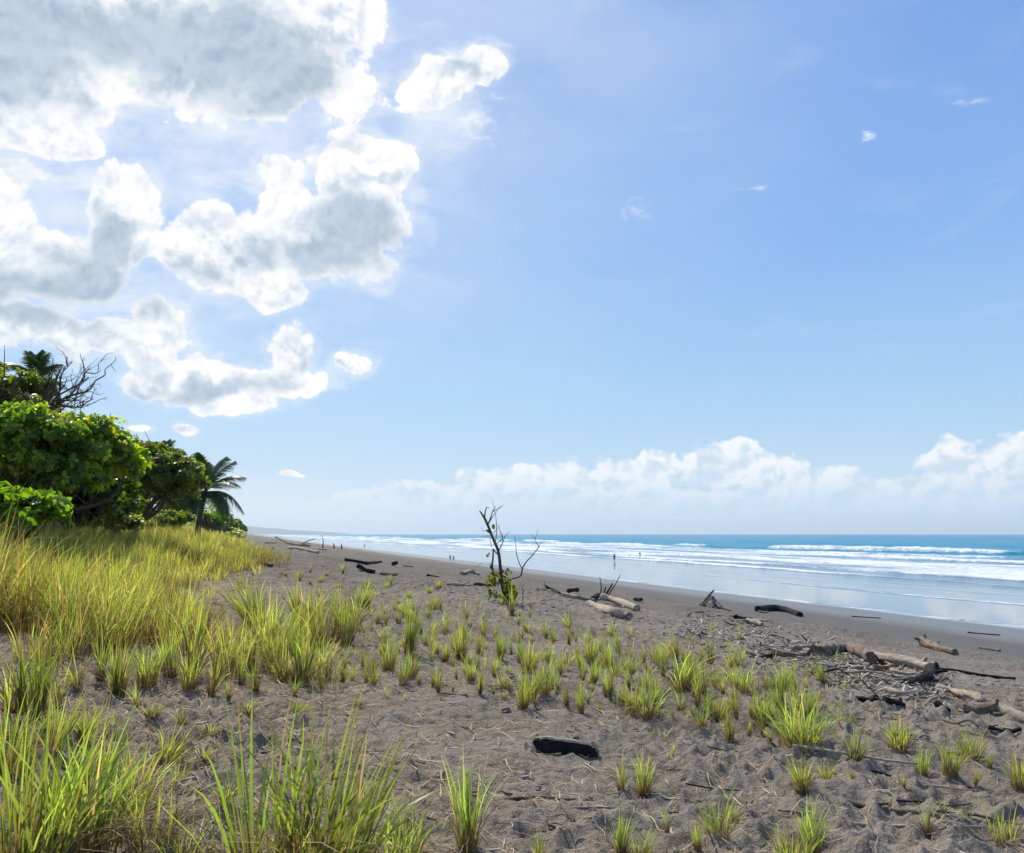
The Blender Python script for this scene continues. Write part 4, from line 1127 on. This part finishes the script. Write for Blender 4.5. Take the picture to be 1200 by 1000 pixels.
def palm(base, top, L, seed, label, nf=17, group=None, up=0.0):
    o = empty('coconut_palm', base, label, 'palm tree', group)
    t = Vector(top) - Vector(base)
    mb = MB()
    C = curve_pts([(0, 0, -.4), tuple(t * .3 + Vector((-.10 * t.z * .3, 0, 0))), tuple(t * .7 + Vector((-.03 * t.z, 0, 0))), tuple(t)], 22)
    ring = 1 + .07 * (np.arange(22) % 2)
    tube(mb, C, np.linspace(.24, .14, 22) * ring, 10, .08, seed)
    obj('trunk', mb.mesh('trunk'), M['bark'], o)
    r = np.random.default_rng(seed)
    var = [frond_mesh(L, seed + k, dr) for k, dr in enumerate((.55, .9, 1.25))]
    for k in range(nf):
        lay = k % 3
        f = obj('frond', var[lay], None, o, t)
        f.rotation_euler = (r.uniform(-.2, .2), [-1.05 + r.uniform(-.15, .2), -.45 + r.uniform(-.2, .2), .15 + r.uniform(-.15, .25)][lay] - up, k * 2.399 + r.uniform(-.2, .2))
    mb = MB()
    for k in range(7):
        a = k * .9; c = np.array([math.cos(a) * .25, math.sin(a) * .25, -.35])
        th = np.linspace(-1, 1, 6); m2 = MB()
        tube(m2, [(c[0], c[1], c[2] + .14 * q) for q in th], [.01 + .11 * math.sqrt(max(0, 1 - q * q)) for q in th], 8, .05, k, (.1, .09, .03))
        c_o = obj('coconut', m2.mesh('coconut'), M['brown'], o, t)
    return o
b = at(232, 618, 62); b.z = gz(b.x, b.y); tpp = at(241, 577, 62)
palm(b, tpp, 3.35, 701, 'leaning coconut palm standing alone at the far end of the tree row')
b = at(30, 620, 40); b.z = gz(b.x, b.y); tpp = at(42, 448, 40)
palm(b, tpp, 1.75, 711, 'palm with upright fronds rising above the trees at top left', nf=15, up=.35)
b = at(205, 618, 85); b.z = gz(b.x, b.y); tpp = at(216, 556, 85)
palm(b, tpp, 2.0, 721, 'distant palm whose fronds just clear the crowns left of the leaning palm', nf=12, up=.2)
b = at(188, 618, 70); b.z = gz(b.x, b.y); tpp = at(196, 532, 70)
palm(b, tpp, 1.4, 731, 'distant palm tip showing behind the brownish treetop', nf=12, up=.3)

# the young half-bare tree on the open sand
def young_tree():
    Y = ground(602, 708).y; base = ground(602, 708)
    def z3(x, y, dy=0): return at(540 + x / 7.14, 580 + y / 7.14, Y + dy) - base
    o = empty('young_tree', base, 'small wind-bent half-bare young tree standing alone on the open sand', 'tree')
    mb = MB(); tr = [z3(400, 925), z3(378, 860), z3(350, 770), z3(332, 620), z3(316, 480), z3(275, 380), z3(228, 260), z3(195, 190), z3(158, 135)]
    tr[0] = Vector((0, 0, -.15))
    tube(mb, curve_pts(tr, 30), np.interp(np.linspace(0, 1, 30), [0, .15, .5, .85, 1], [.062, .048, .038, .032, .016]), 9, .18, 3)
    obj('trunk', mb.mesh('trunk'), M['bark'], o)
    def br(pts, r0, r1=None, dy=.0):
        mb = MB(); P = [z3(x, y, dy * i / len(pts)) for i, (x, y) in enumerate(pts)]
        n = 5 * len(P); tube(mb, curve_pts(P, n), np.linspace(r0, r1 or r0 * .3, n), 6, .1, len(pts))
        obj('branch', mb.mesh('branch'), M['bark'], o)
    br([(228, 250), (250, 190), (270, 130), (295, 90)], .02, .006, .2)
    br([(270, 140), (310, 115), (362, 80)], .012, .004, -.2)
    br([(232, 240), (268, 180), (300, 140), (350, 88)], .014, .004, .4)
    br([(200, 185), (205, 140), (218, 108), (240, 112)], .022, .008)
    br([(218, 108), (205, 100)], .008, .004)
    br([(290, 400), (300, 300), (295, 200), (280, 120), (265, 45)], .014, .003, .3)
    br([(300, 410), (350, 360), (330, 300), (310, 240)], .012, .004, .3)
    br([(322, 460), (350, 400), (375, 340), (415, 305)], .016, .004, -.3)
    br([(350, 400), (345, 350), (320, 300)], .010, .004)
    br([(240, 345), (200, 345), (165, 350)], .008, .003); br([(225, 300), (185, 300), (175, 265)], .009, .003); br([(260, 440), (245, 370), (255, 300)], .008, .003, .2)
    br([(270, 320), (310, 280), (318, 255)], .009, .003)
    # second stem behind
    br([(285, 760), (278, 680), (262, 600), (268, 540), (272, 450)], .042, .022, .5)
    br([(272, 455), (300, 490), (316, 500)], .018, .015, .3)
    br([(262, 590), (250, 600), (262, 620)], .035, .03)
    br([(250, 575), (190, 565), (130, 605)], .007, .003, .5)
    # the low branch that forks at the right
    br([(352, 750), (420, 708), (498, 680), (514, 620)], .020, .020, -.1)
    br([(512, 622), (545, 565), (600, 505), (655, 435)], .018, .011, -.2)
    br([(512, 618), (485, 560), (465, 490), (460, 420), (452, 350)], .014, .005, .2)
    br([(655, 437), (630, 395), (610, 355), (580, 330)], .011, .004); br([(655, 437), (668, 405), (685, 388)], .008, .003); br([(620, 375), (635, 330), (652, 288)], .008, .003)
    br([(620, 510), (580, 500), (545, 495)], .006, .002)
    r = np.random.default_rng(4); k = 0
    spots = [(240, 700), (255, 730), (230, 735), (300, 650), (270, 680), (310, 720), (330, 740), (300, 745), (385, 720), (410, 740), (380, 760), (400, 800), (430, 790), (420, 830), (440, 870), (395, 770), (370, 740), (450, 830), (350, 860), (340, 850), (270, 820), (275, 845), (250, 830), (390, 650), (410, 860), (380, 700), (415, 770), (435, 800), (390, 830), (325, 700)]
    P, D, U, S, Cc = [], [], [], [], []
    for (x, y) in spots:
        for q in range(10):
            p = z3(x + r.normal(0, 16), y + r.normal(0, 9), r.normal(0, .12)); P.append(tuple(p)); D.append(r.normal(size=3) + [0, 0, .3]); U.append(r.normal(size=3) + [0, -.8, .6]); S.append(r.uniform(.06, .12)); Cc.append(np.array(LG[r.integers(0, 4)]) * r.uniform(.35, .85))
    for (x, y, s_) in [(258, 262, .11), (262, 248, .10), (222, 300, .09), (212, 292, .09), (210, 500, .10), (228, 486, .07)]:
        P.append(tuple(z3(x, y))); D.append(np.array([.6, 0, -.5])); U.append(np.array([.2, -1, .5])); S.append(s_); Cc.append(np.array([.05, .08, .02]))
    V, Q, C = leaves_mesh(np.array(P), np.array(D), np.array(U), np.array(S), np.array(Cc), wide=.8)
    mb = MB(); mb.add(V, Q, C); obj('leaves', mb.mesh('leaves'), M['leaf'], o)
young_tree()
# thin dry weed just right of it
def weed(px, py, hpx, seed, label):
    p = ground(px, py); d = p.length; h = hpx * d / F; mb = MB(); r = np.random.default_rng(seed)
    tube(mb, curve_pts([(0, 0, -.05), (.02, 0, h * .5), (-.03, 0, h)], 8), np.linspace(.012, .004, 8), 5, 0, 0)
    for k in range(9):
        z = h * r.uniform(.2, .9); e = np.array([r.normal(0, .12), r.normal(0, .12), z + r.uniform(.05, .2)])
        tube(mb, curve_pts([(0, 0, z), e * [.6, .6, 1] - [0, 0, .03], e], 4), [.005, .004, .002, .001], 4, 0, 0)
    tag(obj('dry_weed', mb.mesh('dry_weed'), M['brown'], None, p), label, 'dry weed')
weed(612, 707, 24, 5, 'thin dry stalk of weed just right of the young tree')
weed(621, 724, 16, 6, 'short dry brown weed among the tufts in front of the young tree')

# ------------------------------------------------------------------ people
def skin_mesh(name, J, E, rad, mat, parent=None, sub=2, loc=None):
    me = bpy.data.meshes.new(name + '_rig'); me.from_pydata(J, E, []); o = bpy.data.objects.new(name + '_rig', me); COL.objects.link(o)
    m = o.modifiers.new('s', 'SKIN'); m.use_smooth_shade = True
    for v, q in zip(me.skin_vertices[0].data, rad): v.radius = q if isinstance(q, tuple) else (q, q)
    me.skin_vertices[0].data[0].use_root = True
    o.modifiers.new('d', 'SUBSURF').levels = sub; o.modifiers['d'].render_levels = sub
    dg = bpy.context.evaluated_depsgraph_get(); dg.update()
    m2 = bpy.data.meshes.new_from_object(o.evaluated_get(dg)); m2.name = name; m2.materials.clear()
    bpy.data.objects.remove(o); bpy.data.meshes.remove(me)
    for p in m2.polygons: p.use_smooth = True
    return obj(name, m2, M[mat], parent, loc)

def person(px, py, height, az, step, label, top, bottom, arms=0.0, sink=0.0, child=False):
    g = ground(px, py); k = height / 1.72
    o = empty('person', g - Vector((0, 0, sink)), label, 'person'); o.rotation_euler = (0, 0, az); o.scale = (k, k, k)
    st = step
    J = [(0, 0, .92), (0, .0, 1.12), (0, .0, 1.33), (0, .0, 1.46), (0, -.01, 1.56), (0, -.02, 1.66), (0, -.105, 1.60)]
    rad = [(.145, .10), (.13, .095), (.155, .10), (.055, .055), (.075, .085), (.080, .092), (.012, .012)]
    E = [(0, 1), (1, 2), (2, 3), (3, 4), (4, 5), (4, 6)]
    def add(p, r, frm): J.append(p); rad.append(r); E.append((frm, len(J) - 1)); return len(J) - 1
    for s in (-1, 1):
        f = st * s
        h = add((.09 * s, 0, .88), .085, 0); kn = add((.10 * s, -.5 * f * .5 - .03, .48), .056, h)
        an = add((.10 * s, -f * .42 + .03, .09), .036, kn); add((.11 * s, -f * .42 - .13, .035), .030, an)
        sh = add((.185 * s, 0, 1.38), .052, 2); ax = arms if s > 0 else arms * .3
        el = add((.235 * s, .35 * f + .02 - .05 * ax, 1.10 + .10 * ax), .040, sh)
        wr = add((.235 * s - .03 * s, .40 * f - .06 - .22 * ax, .87 + .32 * ax), .026, el)
        hd = np.array([.235 * s - .035 * s, .40 * f - .09 - .24 * ax, .82 + .34 * ax])
        pm = add(tuple(hd), (.034, .018), wr)
        for q in range(4):
            b0 = hd + np.array([0, -.03 + .02 * q, -.035]); ln = [.055, .065, .06, .048][q]
            f1 = add(tuple(b0), .009, pm); f2 = add(tuple(b0 + [.004 * -s, -.004, -ln * .55]), .008, f1); add(tuple(b0 + [.012 * -s, -.01, -ln]), .006, f2)
        t1 = add(tuple(hd + [0, -.035, .0]), .010, pm); add(tuple(hd + [-.01 * s, -.055, -.035]), .008, t1)
    skin_mesh('body', J, E, rad, 'skin', o)
    # hair, shirt and shorts hug the body
    skin_mesh('hair', [(0, .02, 1.60), (0, .01, 1.70), (0, .05, 1.55)], [(0, 1), (0, 2)], [(.088, .085), (.080, .090), (.06, .05)], 'hair', o, 1)
    mb = MB(); tube(mb, [(0, 0, 1.02), (0, 0, 1.15), (0, 0, 1.32), (0, 0, 1.42), (0, 0, 1.47)], [.165, .15, .185, .14, .07], 14, 0, 0, flat=.68); obj('shirt', mb.mesh('shirt'), M[top], o)
    mb = MB(); tube(mb, [(0, 0, 1.04), (0, 0, .92), (0, 0, .82)], [.16, .175, .17], 14, 0, 0, flat=.72)
    for s in (-1, 1): tube(mb, [(.08 * s, 0, .90), (.095 * s, -.25 * st * s - .01, .68), (.10 * s, -.5 * st * s * .42 - .02, .56)], [.10, .088, .085], 10, 0, 0)
    obj('shorts', mb.mesh('shorts'), M[bottom], o)
    for s in (-1, 1):
        mb = MB(); tube(mb, [(.03 * s, -.088, 1.615), (.03 * s, -.094, 1.615)], [.010, .008], 8, 0, 0); obj('eye', mb.mesh('eye'), M['hair'], o)
    return o
person(427, 643, 1.75, .4, .5, 'person in dark clothes walking alone on the wet sand far up the beach', 'cloth_dark', 'cloth_dark')
person(527.5, 657.5, 1.25, 2.8, .3, 'left of two small figures side by side at the water edge, behind the young tree', 'cloth_dark', 'cloth_dark')
person(531.5, 657.8, 1.15, 2.9, .4, 'right of two small figures side by side at the water edge, behind the young tree', 'cloth_red', 'cloth_dark')
person(720, 658.5, 1.75, 2.9, .25, 'person in dark clothes standing in the shallow swash, mirrored in the wet sand', 'cloth_dark', 'cloth_dark', .6)
person(750, 653.5, 1.7, 2.4, .4, 'person wading at the edge of the white surf, right of the others', 'cloth_dark', 'cloth_light', .8, sink=.25)
person(738, 652.5, 1.55, 3.0, .2, 'swimmer showing only head and shoulders between the two waders', 'cloth_dark', 'cloth_dark', .2, sink=.95)
person(295, 628.6, 1.75, .2, .5, 'farthest lone person, a tiny figure on the hazy beach beyond the grass', 'cloth_dark', 'cloth_dark')

# ------------------------------------------------------------------ sky with clouds
def azel(px, py):
    d = ray(px, py); return math.degrees(math.atan2(d[0], d[1])), math.degrees(math.asin(d[2]))
def ang_blob(px, py, w, h):
    a, e = azel(px, py); a2 = azel(px + w, py)[0]; a1 = azel(px - w, py)[0]; e2 = azel(px, py - h)[1]; e1 = azel(px, py + h)[1]
    return a, e, (a2 - a1) / 2, (e2 - e1) / 2

def blob_field(t, P, blobs, k=.10):
    f = None
    for b in blobs:
        a, e, w, h = ang_blob(*b[:4]); wt = b[4] if len(b) > 4 else 1.0
        v = t.vm('MULTIPLY_ADD', P, (1 / w, 1 / h, 0), (-a / w, -e / h, 0))
        l = t.vm('LENGTH', v)
        g = t.m('MULTIPLY_ADD', l, -wt, wt)
        f = g if f is None else t.m('SMOOTH_MAX', f, g, k)
    return f

# cumulus bodies (pixel centre, half width, half height, weight)
CU = [(60, 25, 210, 74), (210, 60, 190, 74), (330, 75, 116, 74), (392, 88, 66, 52), (-60, 60, 220, 84), (392, 15, 72, 60), (150, -10, 320, 70), (300, 108, 90, 38),
      (30, 158, 66, 30), (76, 172, 32, 18), (8, 222, 46, 30), (-30, 310, 100, 58), (60, 312, 92, 50), (148, 228, 46, 36), (160, 275, 46, 50), (105, 322, 80, 40), (20, 275, 50, 44),
      (420, 205, 58, 44), (440, 255, 52, 62), (392, 275, 74, 48), (330, 212, 32, 34), (275, 288, 76, 42), (222, 284, 42, 34), (325, 338, 42, 22), (292, 314, 64, 34), (458, 200, 32, 36), (345, 245, 44, 36),
      (30, 385, 76, 30), (118, 388, 50, 20), (186, 404, 44, 44), (178, 374, 30, 24), (240, 442, 86, 28), (352, 416, 38, 34), (345, 443, 58, 20), (265, 458, 48, 20), (180, 446, 40, 20), (-30, 375, 66, 40),
      (417, 429, 28, 15), (227, 493, 22, 8), (162, 493, 20, 6), (341, 561, 12, 4), (538, 82, 44, 24), (502, 110, 44, 26), (572, 66, 24, 24), (520, 98, 40, 26)]
VEIL = [(210, 175, 260, 110), (60, 250, 160, 140), (515, 150, 60, 90), (240, 350, 120, 40)]
WISP = [(528, 82, 70, 44, 1.5), (500, 112, 56, 40, 1.4), (575, 68, 40, 36, 1.3), (560, 140, 50, 60), (745, 248, 40, 22), (1018, 158, 16, 10), (1140, 118, 30, 9, .8), (880, 222, 90, 7, .7)]
BANK = [(590, 563, 66, 21.3), (500, 579, 86, 16.4), (450, 585, 66, 14.8), (660, 567, 66, 24.6), (745, 559, 56, 27.9), (770, 543, 34, 19.7), (840, 547, 56, 32.8), (855, 531, 30, 18.0), (930, 569, 76, 26.2), (980, 582, 66, 19.7), (1060, 579, 66, 27.9), (1130, 552, 62, 31.2), (1125, 527, 30, 16.4), (1185, 545, 50, 34.4), (1200, 525, 44, 21.3), (760, 591, 220, 23.0), (1050, 599, 240, 23.0), (900, 553, 44, 23.0), (390, 597, 90, 9.8), (1260, 547, 70, 32.8), (560, 599, 180, 16.4), (1280, 597, 200, 32.8)]
SHADE = [(90, 35, 240, 66), (250, 50, 130, 62), (-40, 50, 160, 80), (330, 80, 70, 40), (415, 262, 62, 46), (440, 285, 50, 40), (365, 305, 90, 28), (105, 338, 100, 40), (110, 285, 40, 34), (20, 335, 90, 38), (235, 462, 90, 15), (-60, 340, 80, 60), (50, 405, 60, 14), (365, 436, 30, 10, .7), (545, 96, 30, 10, .5), (220, 310, 40, 16, .6)]

def build_world():
    w = bpy.data.worlds.new('World'); sc.world = w; w.use_nodes = True
    nt = w.node_tree; nt.nodes.clear(); t = NT(nt)
    out = t.n('ShaderNodeOutputWorld'); bg = t.n('ShaderNodeBackground'); nt.links.new(bg.outputs[0], out.inputs[0])
    sky = t.n('ShaderNodeTexSky'); sky.sky_type = 'NISHITA'; sky.sun_disc = False
    sky.sun_elevation = R(SUN_EL); sky.sun_rotation = R(SUN_AZ); sky.altitude = 0; sky.air_density = 1.0; sky.dust_density = 1.2; sky.ozone_density = 1.6
    N = t.vm('NORMALIZE', t.n('ShaderNodeTexCoord').outputs['Generated'])
    sep = t.n('ShaderNodeSeparateXYZ'); nt.links.new(N, sep.inputs[0])
    def AE(vec):
        sp = t.n('ShaderNodeSeparateXYZ'); nt.links.new(vec, sp.inputs[0])
        az = t.m('MULTIPLY', t.m('ARCTAN2', sp.outputs[0], sp.outputs[1]), 180 / math.pi)
        el = t.m('MULTIPLY', t.m('ARCSINE', sp.outputs[2]), 180 / math.pi)
        cb = t.n('ShaderNodeCombineXYZ'); t.put(cb.inputs[0], az); t.put(cb.inputs[1], el)
        return cb.outputs[0], el
    # --- cloud detail group: noise and billows only, evaluated here and a step towards the sun
    g = bpy.data.node_groups.new('cloud_detail', 'ShaderNodeTree')
    g.interface.new_socket('Dir', in_out='INPUT', socket_type='NodeSocketVector')
    for nm in ('Cumulus', 'Bank'): g.interface.new_socket(nm, in_out='OUTPUT', socket_type='NodeSocketFloat')
    t2 = NT(g); gi = t2.n('NodeGroupInput'); go = t2.n('NodeGroupOutput')
    def detail(t, D):
        lo = t.vm('SUBTRACT', t.noise(D, 9, 1, .5, out=1), (.5, .5, .5))
        Dw = t.vm('ADD', D, t.vm('SCALE', lo, scale=.05))
        n1 = t.noise(Dw, 11, 9, .66)
        vo = t.n('ShaderNodeTexVoronoi', feature='F1'); t.put(vo.inputs['Vector'], Dw); vo.inputs['Scale'].default_value = 15; vo.inputs['Detail'].default_value = 3.0; vo.inputs['Roughness'].default_value = .55; vo.inputs['Lacunarity'].default_value = 2.3
        vo.normalize = True
        cu = t.m('ADD', t.m('MULTIPLY', t.m('SUBTRACT', n1, .50), 2.5), t.m('MULTIPLY', t.m('SUBTRACT', .31, vo.outputs['Distance']), 3.0))
        n2 = t.noise(t.vm('MULTIPLY', Dw, (1, 1, 1.4)), 30, 6, .6)
        vo2 = t.n('ShaderNodeTexVoronoi', feature='F1'); t.put(vo2.inputs['Vector'], Dw); vo2.inputs['Scale'].default_value = 46; vo2.inputs['Detail'].default_value = 1.; vo2.normalize = True
        bk = t.m('ADD', t.m('MULTIPLY', t.m('SUBTRACT', n2, .50), 2.0), t.m('MULTIPLY', t.m('SUBTRACT', .31, vo2.outputs['Distance']), 1.5))
        return cu, bk
    cu, bk = detail(t2, gi.outputs[0]); t2.L.new(cu, go.inputs[0]); t2.L.new(bk, go.inputs[1])
    def dens(vec):
        x = t.n('ShaderNodeGroup'); x.node_tree = g; t.put(x.inputs[0], vec); return x.outputs
    sd = Vector((math.sin(R(SUN_AZ)) * math.cos(R(SUN_EL)), math.cos(R(SUN_AZ)) * math.cos(R(SUN_EL)), math.sin(R(SUN_EL))))
    off = t.vm('NORMALIZE', t.vm('SUBTRACT', t.n_const(sd), N))
    k0 = dens(N); k1 = dens(t.vm('ADD', N, t.vm('SCALE', off, scale=.012)))
    P0, el0 = AE_t(t, N)
    wv = t.vm('SUBTRACT', t.noise(N, 8, 3, .55, out=1), (.5, .5, .5))
    F1 = blob_field(t, t.vm('ADD', P0, t.vm('MULTIPLY', wv, (5.0, 4.0, 0))), CU)
    F2 = blob_field(t, t.vm('ADD', P0, t.vm('MULTIPLY', wv, (2.5, 1.2, 0))), BANK)
    c1 = t.m('ADD', F1, t.m('MULTIPLY', k0[0], CU_AMP)); c2 = t.m('ADD', F2, t.m('MULTIPLY', k0[1], .8))
    d0 = (c1, c2, k0[0]); emb = t.m('SUBTRACT', k0[0], k1[0]); emb2 = t.m('SUBTRACT', k0[1], k1[1])
    P, el = AE_t(t, N)
    S = blob_field(t, t.vm('ADD', P, t.vm('MULTIPLY', t.vm('SUBTRACT', t.noise(N, 9, 4, .6, out=1), (.5, .5, .5)), (9., 8., 0))), SHADE)
    # base sky, a touch paler and bluer than the raw model, as the phone camera shows it
    e = t.n('ShaderNodeSeparateXYZ'); nt.links.new(N, e.inputs[0])
    skyc = t.mix(1., sky.outputs[0], SKY_TINT, 'MULTIPLY')
    SK = .95 / SKY_STR
    grad = t.ramp(e.outputs[2], [(0., (.56, .75, .91)), (.06, (.53, .73, .92)), (.16, (.39, .64, .925)), (.32, (.26, .49, .89)), (.58, (.17, .36, .80)), (1., (.08, .2, .6))])
    skyc = t.mix(.86, skyc, t.vm('SCALE', grad, scale=SK))
    # milky veil around the sun side
    veil = t.m('MULTIPLY', t.ss(t.vm('DOT_PRODUCT', N, tuple(sd)), .62, .98, 0, .55), t.ss(t.noise(t.vm('MULTIPLY', N, (1., 1., 2.2)), 4.5, 4, .6), .25, .75, .45, 1.))
    skyc = t.mix(veil, skyc, t.vm('SCALE', (.72, .82, .95), scale=SK))
    # cirrus
    ci = t.noise(t.vm('MULTIPLY', t.vm('ADD', N, t.vm('SCALE', t.noise(N, 3, 2, .5, out=1), scale=.15)), (2.2, 3., 7.)), 3.2, 7, .62, .5)
    W = blob_field(t, P, WISP, .3)
    wn = t.noise(t.vm('MULTIPLY', N, (1., 1., 1.9)), 24, 7, .66, .7)
    wi = t.ss(t.m('ADD', t.m('MULTIPLY', W, .9), t.m('MULTIPLY', t.m('SUBTRACT', wn, .56), 3.2)), .15, 1.25, 0, .85)
    wi = t.m('MULTIPLY', wi, t.ss(W, -.25, .35))
    left = t.ss(P_x(t, P), 4., -24.)
    cir = t.m('MULTIPLY', t.ss(ci, .42, .72, 0.05, .85), t.m('MULTIPLY', left, t.ss(el, 8., 20.)))
    cir2 = t.m('MULTIPLY', t.ss(ci, .52, .85, 0, .22), t.ss(el, 5., 14.))
    cir = t.m('MAXIMUM', cir, cir2)
    VE = blob_field(t, P, VEIL, .4)
    vs = t.noise(t.vm('MULTIPLY', t.vm('ADD', N, t.vm('SCALE', wv, scale=.08)), (4., 4., 9.)), 3.0, 5, .62)
    cir = t.m('MAXIMUM', cir, t.m('MULTIPLY', t.ss(VE, -.1, .8, 0, 1.), t.ss(vs, .30, .70, .10, .80)))
    skyc = t.mix(cir, skyc, t.vm('SCALE', (.82, .88, .96), scale=SK))
    skyc = t.mix(wi, skyc, t.vm('SCALE', (.93, .96, 1.0), scale=SK))
    # horizon haze
    skyc = t.mix(t.ss(el, 7., 0., 0, .55), skyc, t.vm('SCALE', (.62, .78, .91), scale=SK))
    mist = t.m('MULTIPLY', t.ss(el, 5.5, -.5), t.ss(P_x(t, P), 8., -20.))
    # bank
    a2 = t.ss(d0[1], .0, .32, 0, .86)
    b2 = t.ss(t.m('ADD', emb2, .02), -.42, .30)
    fade = t.ss(el, .2, 4.6)
    bankc = t.mix(b2, (.64, .76, .87), (1.0, 1.0, 1.0))
    bankc = t.mix(t.ss(d0[1], .0, .30, .8, 0), bankc, (1., 1., 1.))
    bankc = t.mix(t.ss(el, .4, 5.5, .90, 0.), bankc, (.55, .74, .90))
    a2 = t.m('MULTIPLY', a2, t.ss(el, -.2, 1.8, .0, 1.))
    skyc = t.mix(a2, skyc, t.vm('SCALE', bankc, scale=SK))
    skyc = t.mix(t.m('MULTIPLY', mist, .75), skyc, t.vm('SCALE', (.84, .91, .97), scale=SK))
    # cumulus: thin parts white and lit, thick parts away from the sun grey
    a1 = t.m('MAXIMUM', t.ss(d0[0], -.05, .16), t.ss(t.m('ADD', d0[0], t.m('MULTIPLY', t.m('SUBTRACT', ci, .5), 1.6)), -.45, .25, 0, .36))
    a1 = t.m('MULTIPLY', a1, t.ss(el, 2., 4.))
    lit = t.ss(emb, -.55, .30)
    thick = t.ss(d0[0], .0, .60)
    sh = t.m('ADD', S, t.m('ADD', t.m('MULTIPLY', emb, -.20), t.m('MULTIPLY', d0[2], .12)))
    shade = t.m('MULTIPLY', t.ss(sh, -.50, .50), t.ss(d0[0], -.12, .42))
    cc = t.mix(lit, (.58, .67, .79), (1.04, 1.04, 1.04))
    cc = t.mix(t.m('MULTIPLY', t.m('SUBTRACT', 1., thick), .60), cc, (1.0, 1.0, 1.0))
    grey = t.mix(lit, (.38, .49, .61), (.54, .64, .75))
    cc = t.mix(shade, cc, grey)
    skyc = t.mix(a1, skyc, t.vm('SCALE', cc, scale=SK))
    t.put(bg.inputs[0], skyc); bg.inputs[1].default_value = SKY_STR
    w.cycles.sampling_method = 'MANUAL'; w.cycles.sample_map_resolution = 512

SKY_STR = .095
CU_AMP = .60
SKY_TINT = (1., 1., 1.)
def AE_t(t, vec):
    sp = t.n('ShaderNodeSeparateXYZ'); t.put(sp.inputs[0], vec)
    az = t.m('MULTIPLY', t.m('ARCTAN2', sp.outputs[0], sp.outputs[1]), 180 / math.pi)
    el = t.m('MULTIPLY', t.m('ARCSINE', sp.outputs[2]), 180 / math.pi)
    cb = t.n('ShaderNodeCombineXYZ'); t.put(cb.inputs[0], az); t.put(cb.inputs[1], el)
    return cb.outputs[0], el
def P_x(t, P):
    sp = t.n('ShaderNodeSeparateXYZ'); t.put(sp.inputs[0], P); return sp.outputs[0]
def _const(self, v):
    c = self.n('ShaderNodeCombineXYZ')
    for i in range(3): c.inputs[i].default_value = v[i]
    return c.outputs[0]
NT.n_const = _const
build_world()

# ------------------------------------------------------------------ haze
def haze():
    x0, x1, y0, y1, z0, z1 = -12200, 12600, -12200, 12800, -33., 110.
    V = [(x, y, z) for x in (x0, x1) for y in (y0, y1) for z in (z0, z1)]
    Q = [(0, 1, 3, 2), (4, 6, 7, 5), (0, 4, 5, 1), (2, 3, 7, 6), (0, 2, 6, 4), (1, 5, 7, 3)]
    m, t, out = newmat('haze_air')
    v = t.n('ShaderNodeVolumePrincipled'); v.inputs['Color'].default_value = (.78, .90, 1., 1); v.inputs['Density'].default_value = HAZE; v.inputs['Anisotropy'].default_value = .2
    t.L.new(v.outputs[0], out.inputs['Volume'])
    o = obj('haze', mesh_np('haze', V, Q, smooth=False), m)
    tag(o, 'thin salt haze over the beach and sea', 'haze', kind='stuff')
HAZE = .00014
haze()

# ------------------------------------------------------------------ sun, camera, render
sun = bpy.data.lights.new('sun', 'SUN'); sun.energy = 5.0; sun.angle = R(.55); sun.color = (1., .94, .84)
so = bpy.data.objects.new('sun', sun); COL.objects.link(so)
sd = Vector((math.sin(R(SUN_AZ)) * math.cos(R(SUN_EL)), math.cos(R(SUN_AZ)) * math.cos(R(SUN_EL)), math.sin(R(SUN_EL))))
so.rotation_euler = (-sd).to_track_quat('-Z', 'Y').to_euler(); so.location = sd * 100

cam = bpy.data.cameras.new('camera'); co = bpy.data.objects.new('camera', cam); COL.objects.link(co)
co.location = (0, 0, CAM_Z); co.rotation_euler = (math.pi / 2 + PITCH, 0, 0)
cam.sensor_fit = 'HORIZONTAL'; cam.angle = 2 * math.atan(600 / F); cam.clip_start = .05; cam.clip_end = 40000
sc.camera = co
sc.view_settings.view_transform = 'Standard'; sc.view_settings.look = 'None'; sc.view_settings.gamma = 1; sc.view_settings.exposure = .12
sc.cycles.max_bounces = 7; sc.cycles.diffuse_bounces = 2; sc.cycles.glossy_bounces = 3; sc.cycles.transmission_bounces = 5; sc.cycles.volume_bounces = 0
sc.cycles.transparent_max_bounces = 8; sc.cycles.use_denoising = True; sc.cycles.use_adaptive_sampling = True; sc.cycles.adaptive_threshold = .02; sc.cycles.adaptive_min_samples = 12; sc.cycles.sample_clamp_indirect = 6
sc.cycles.caustics_reflective = False; sc.cycles.caustics_refractive = False
sc.render.use_persistent_data = False
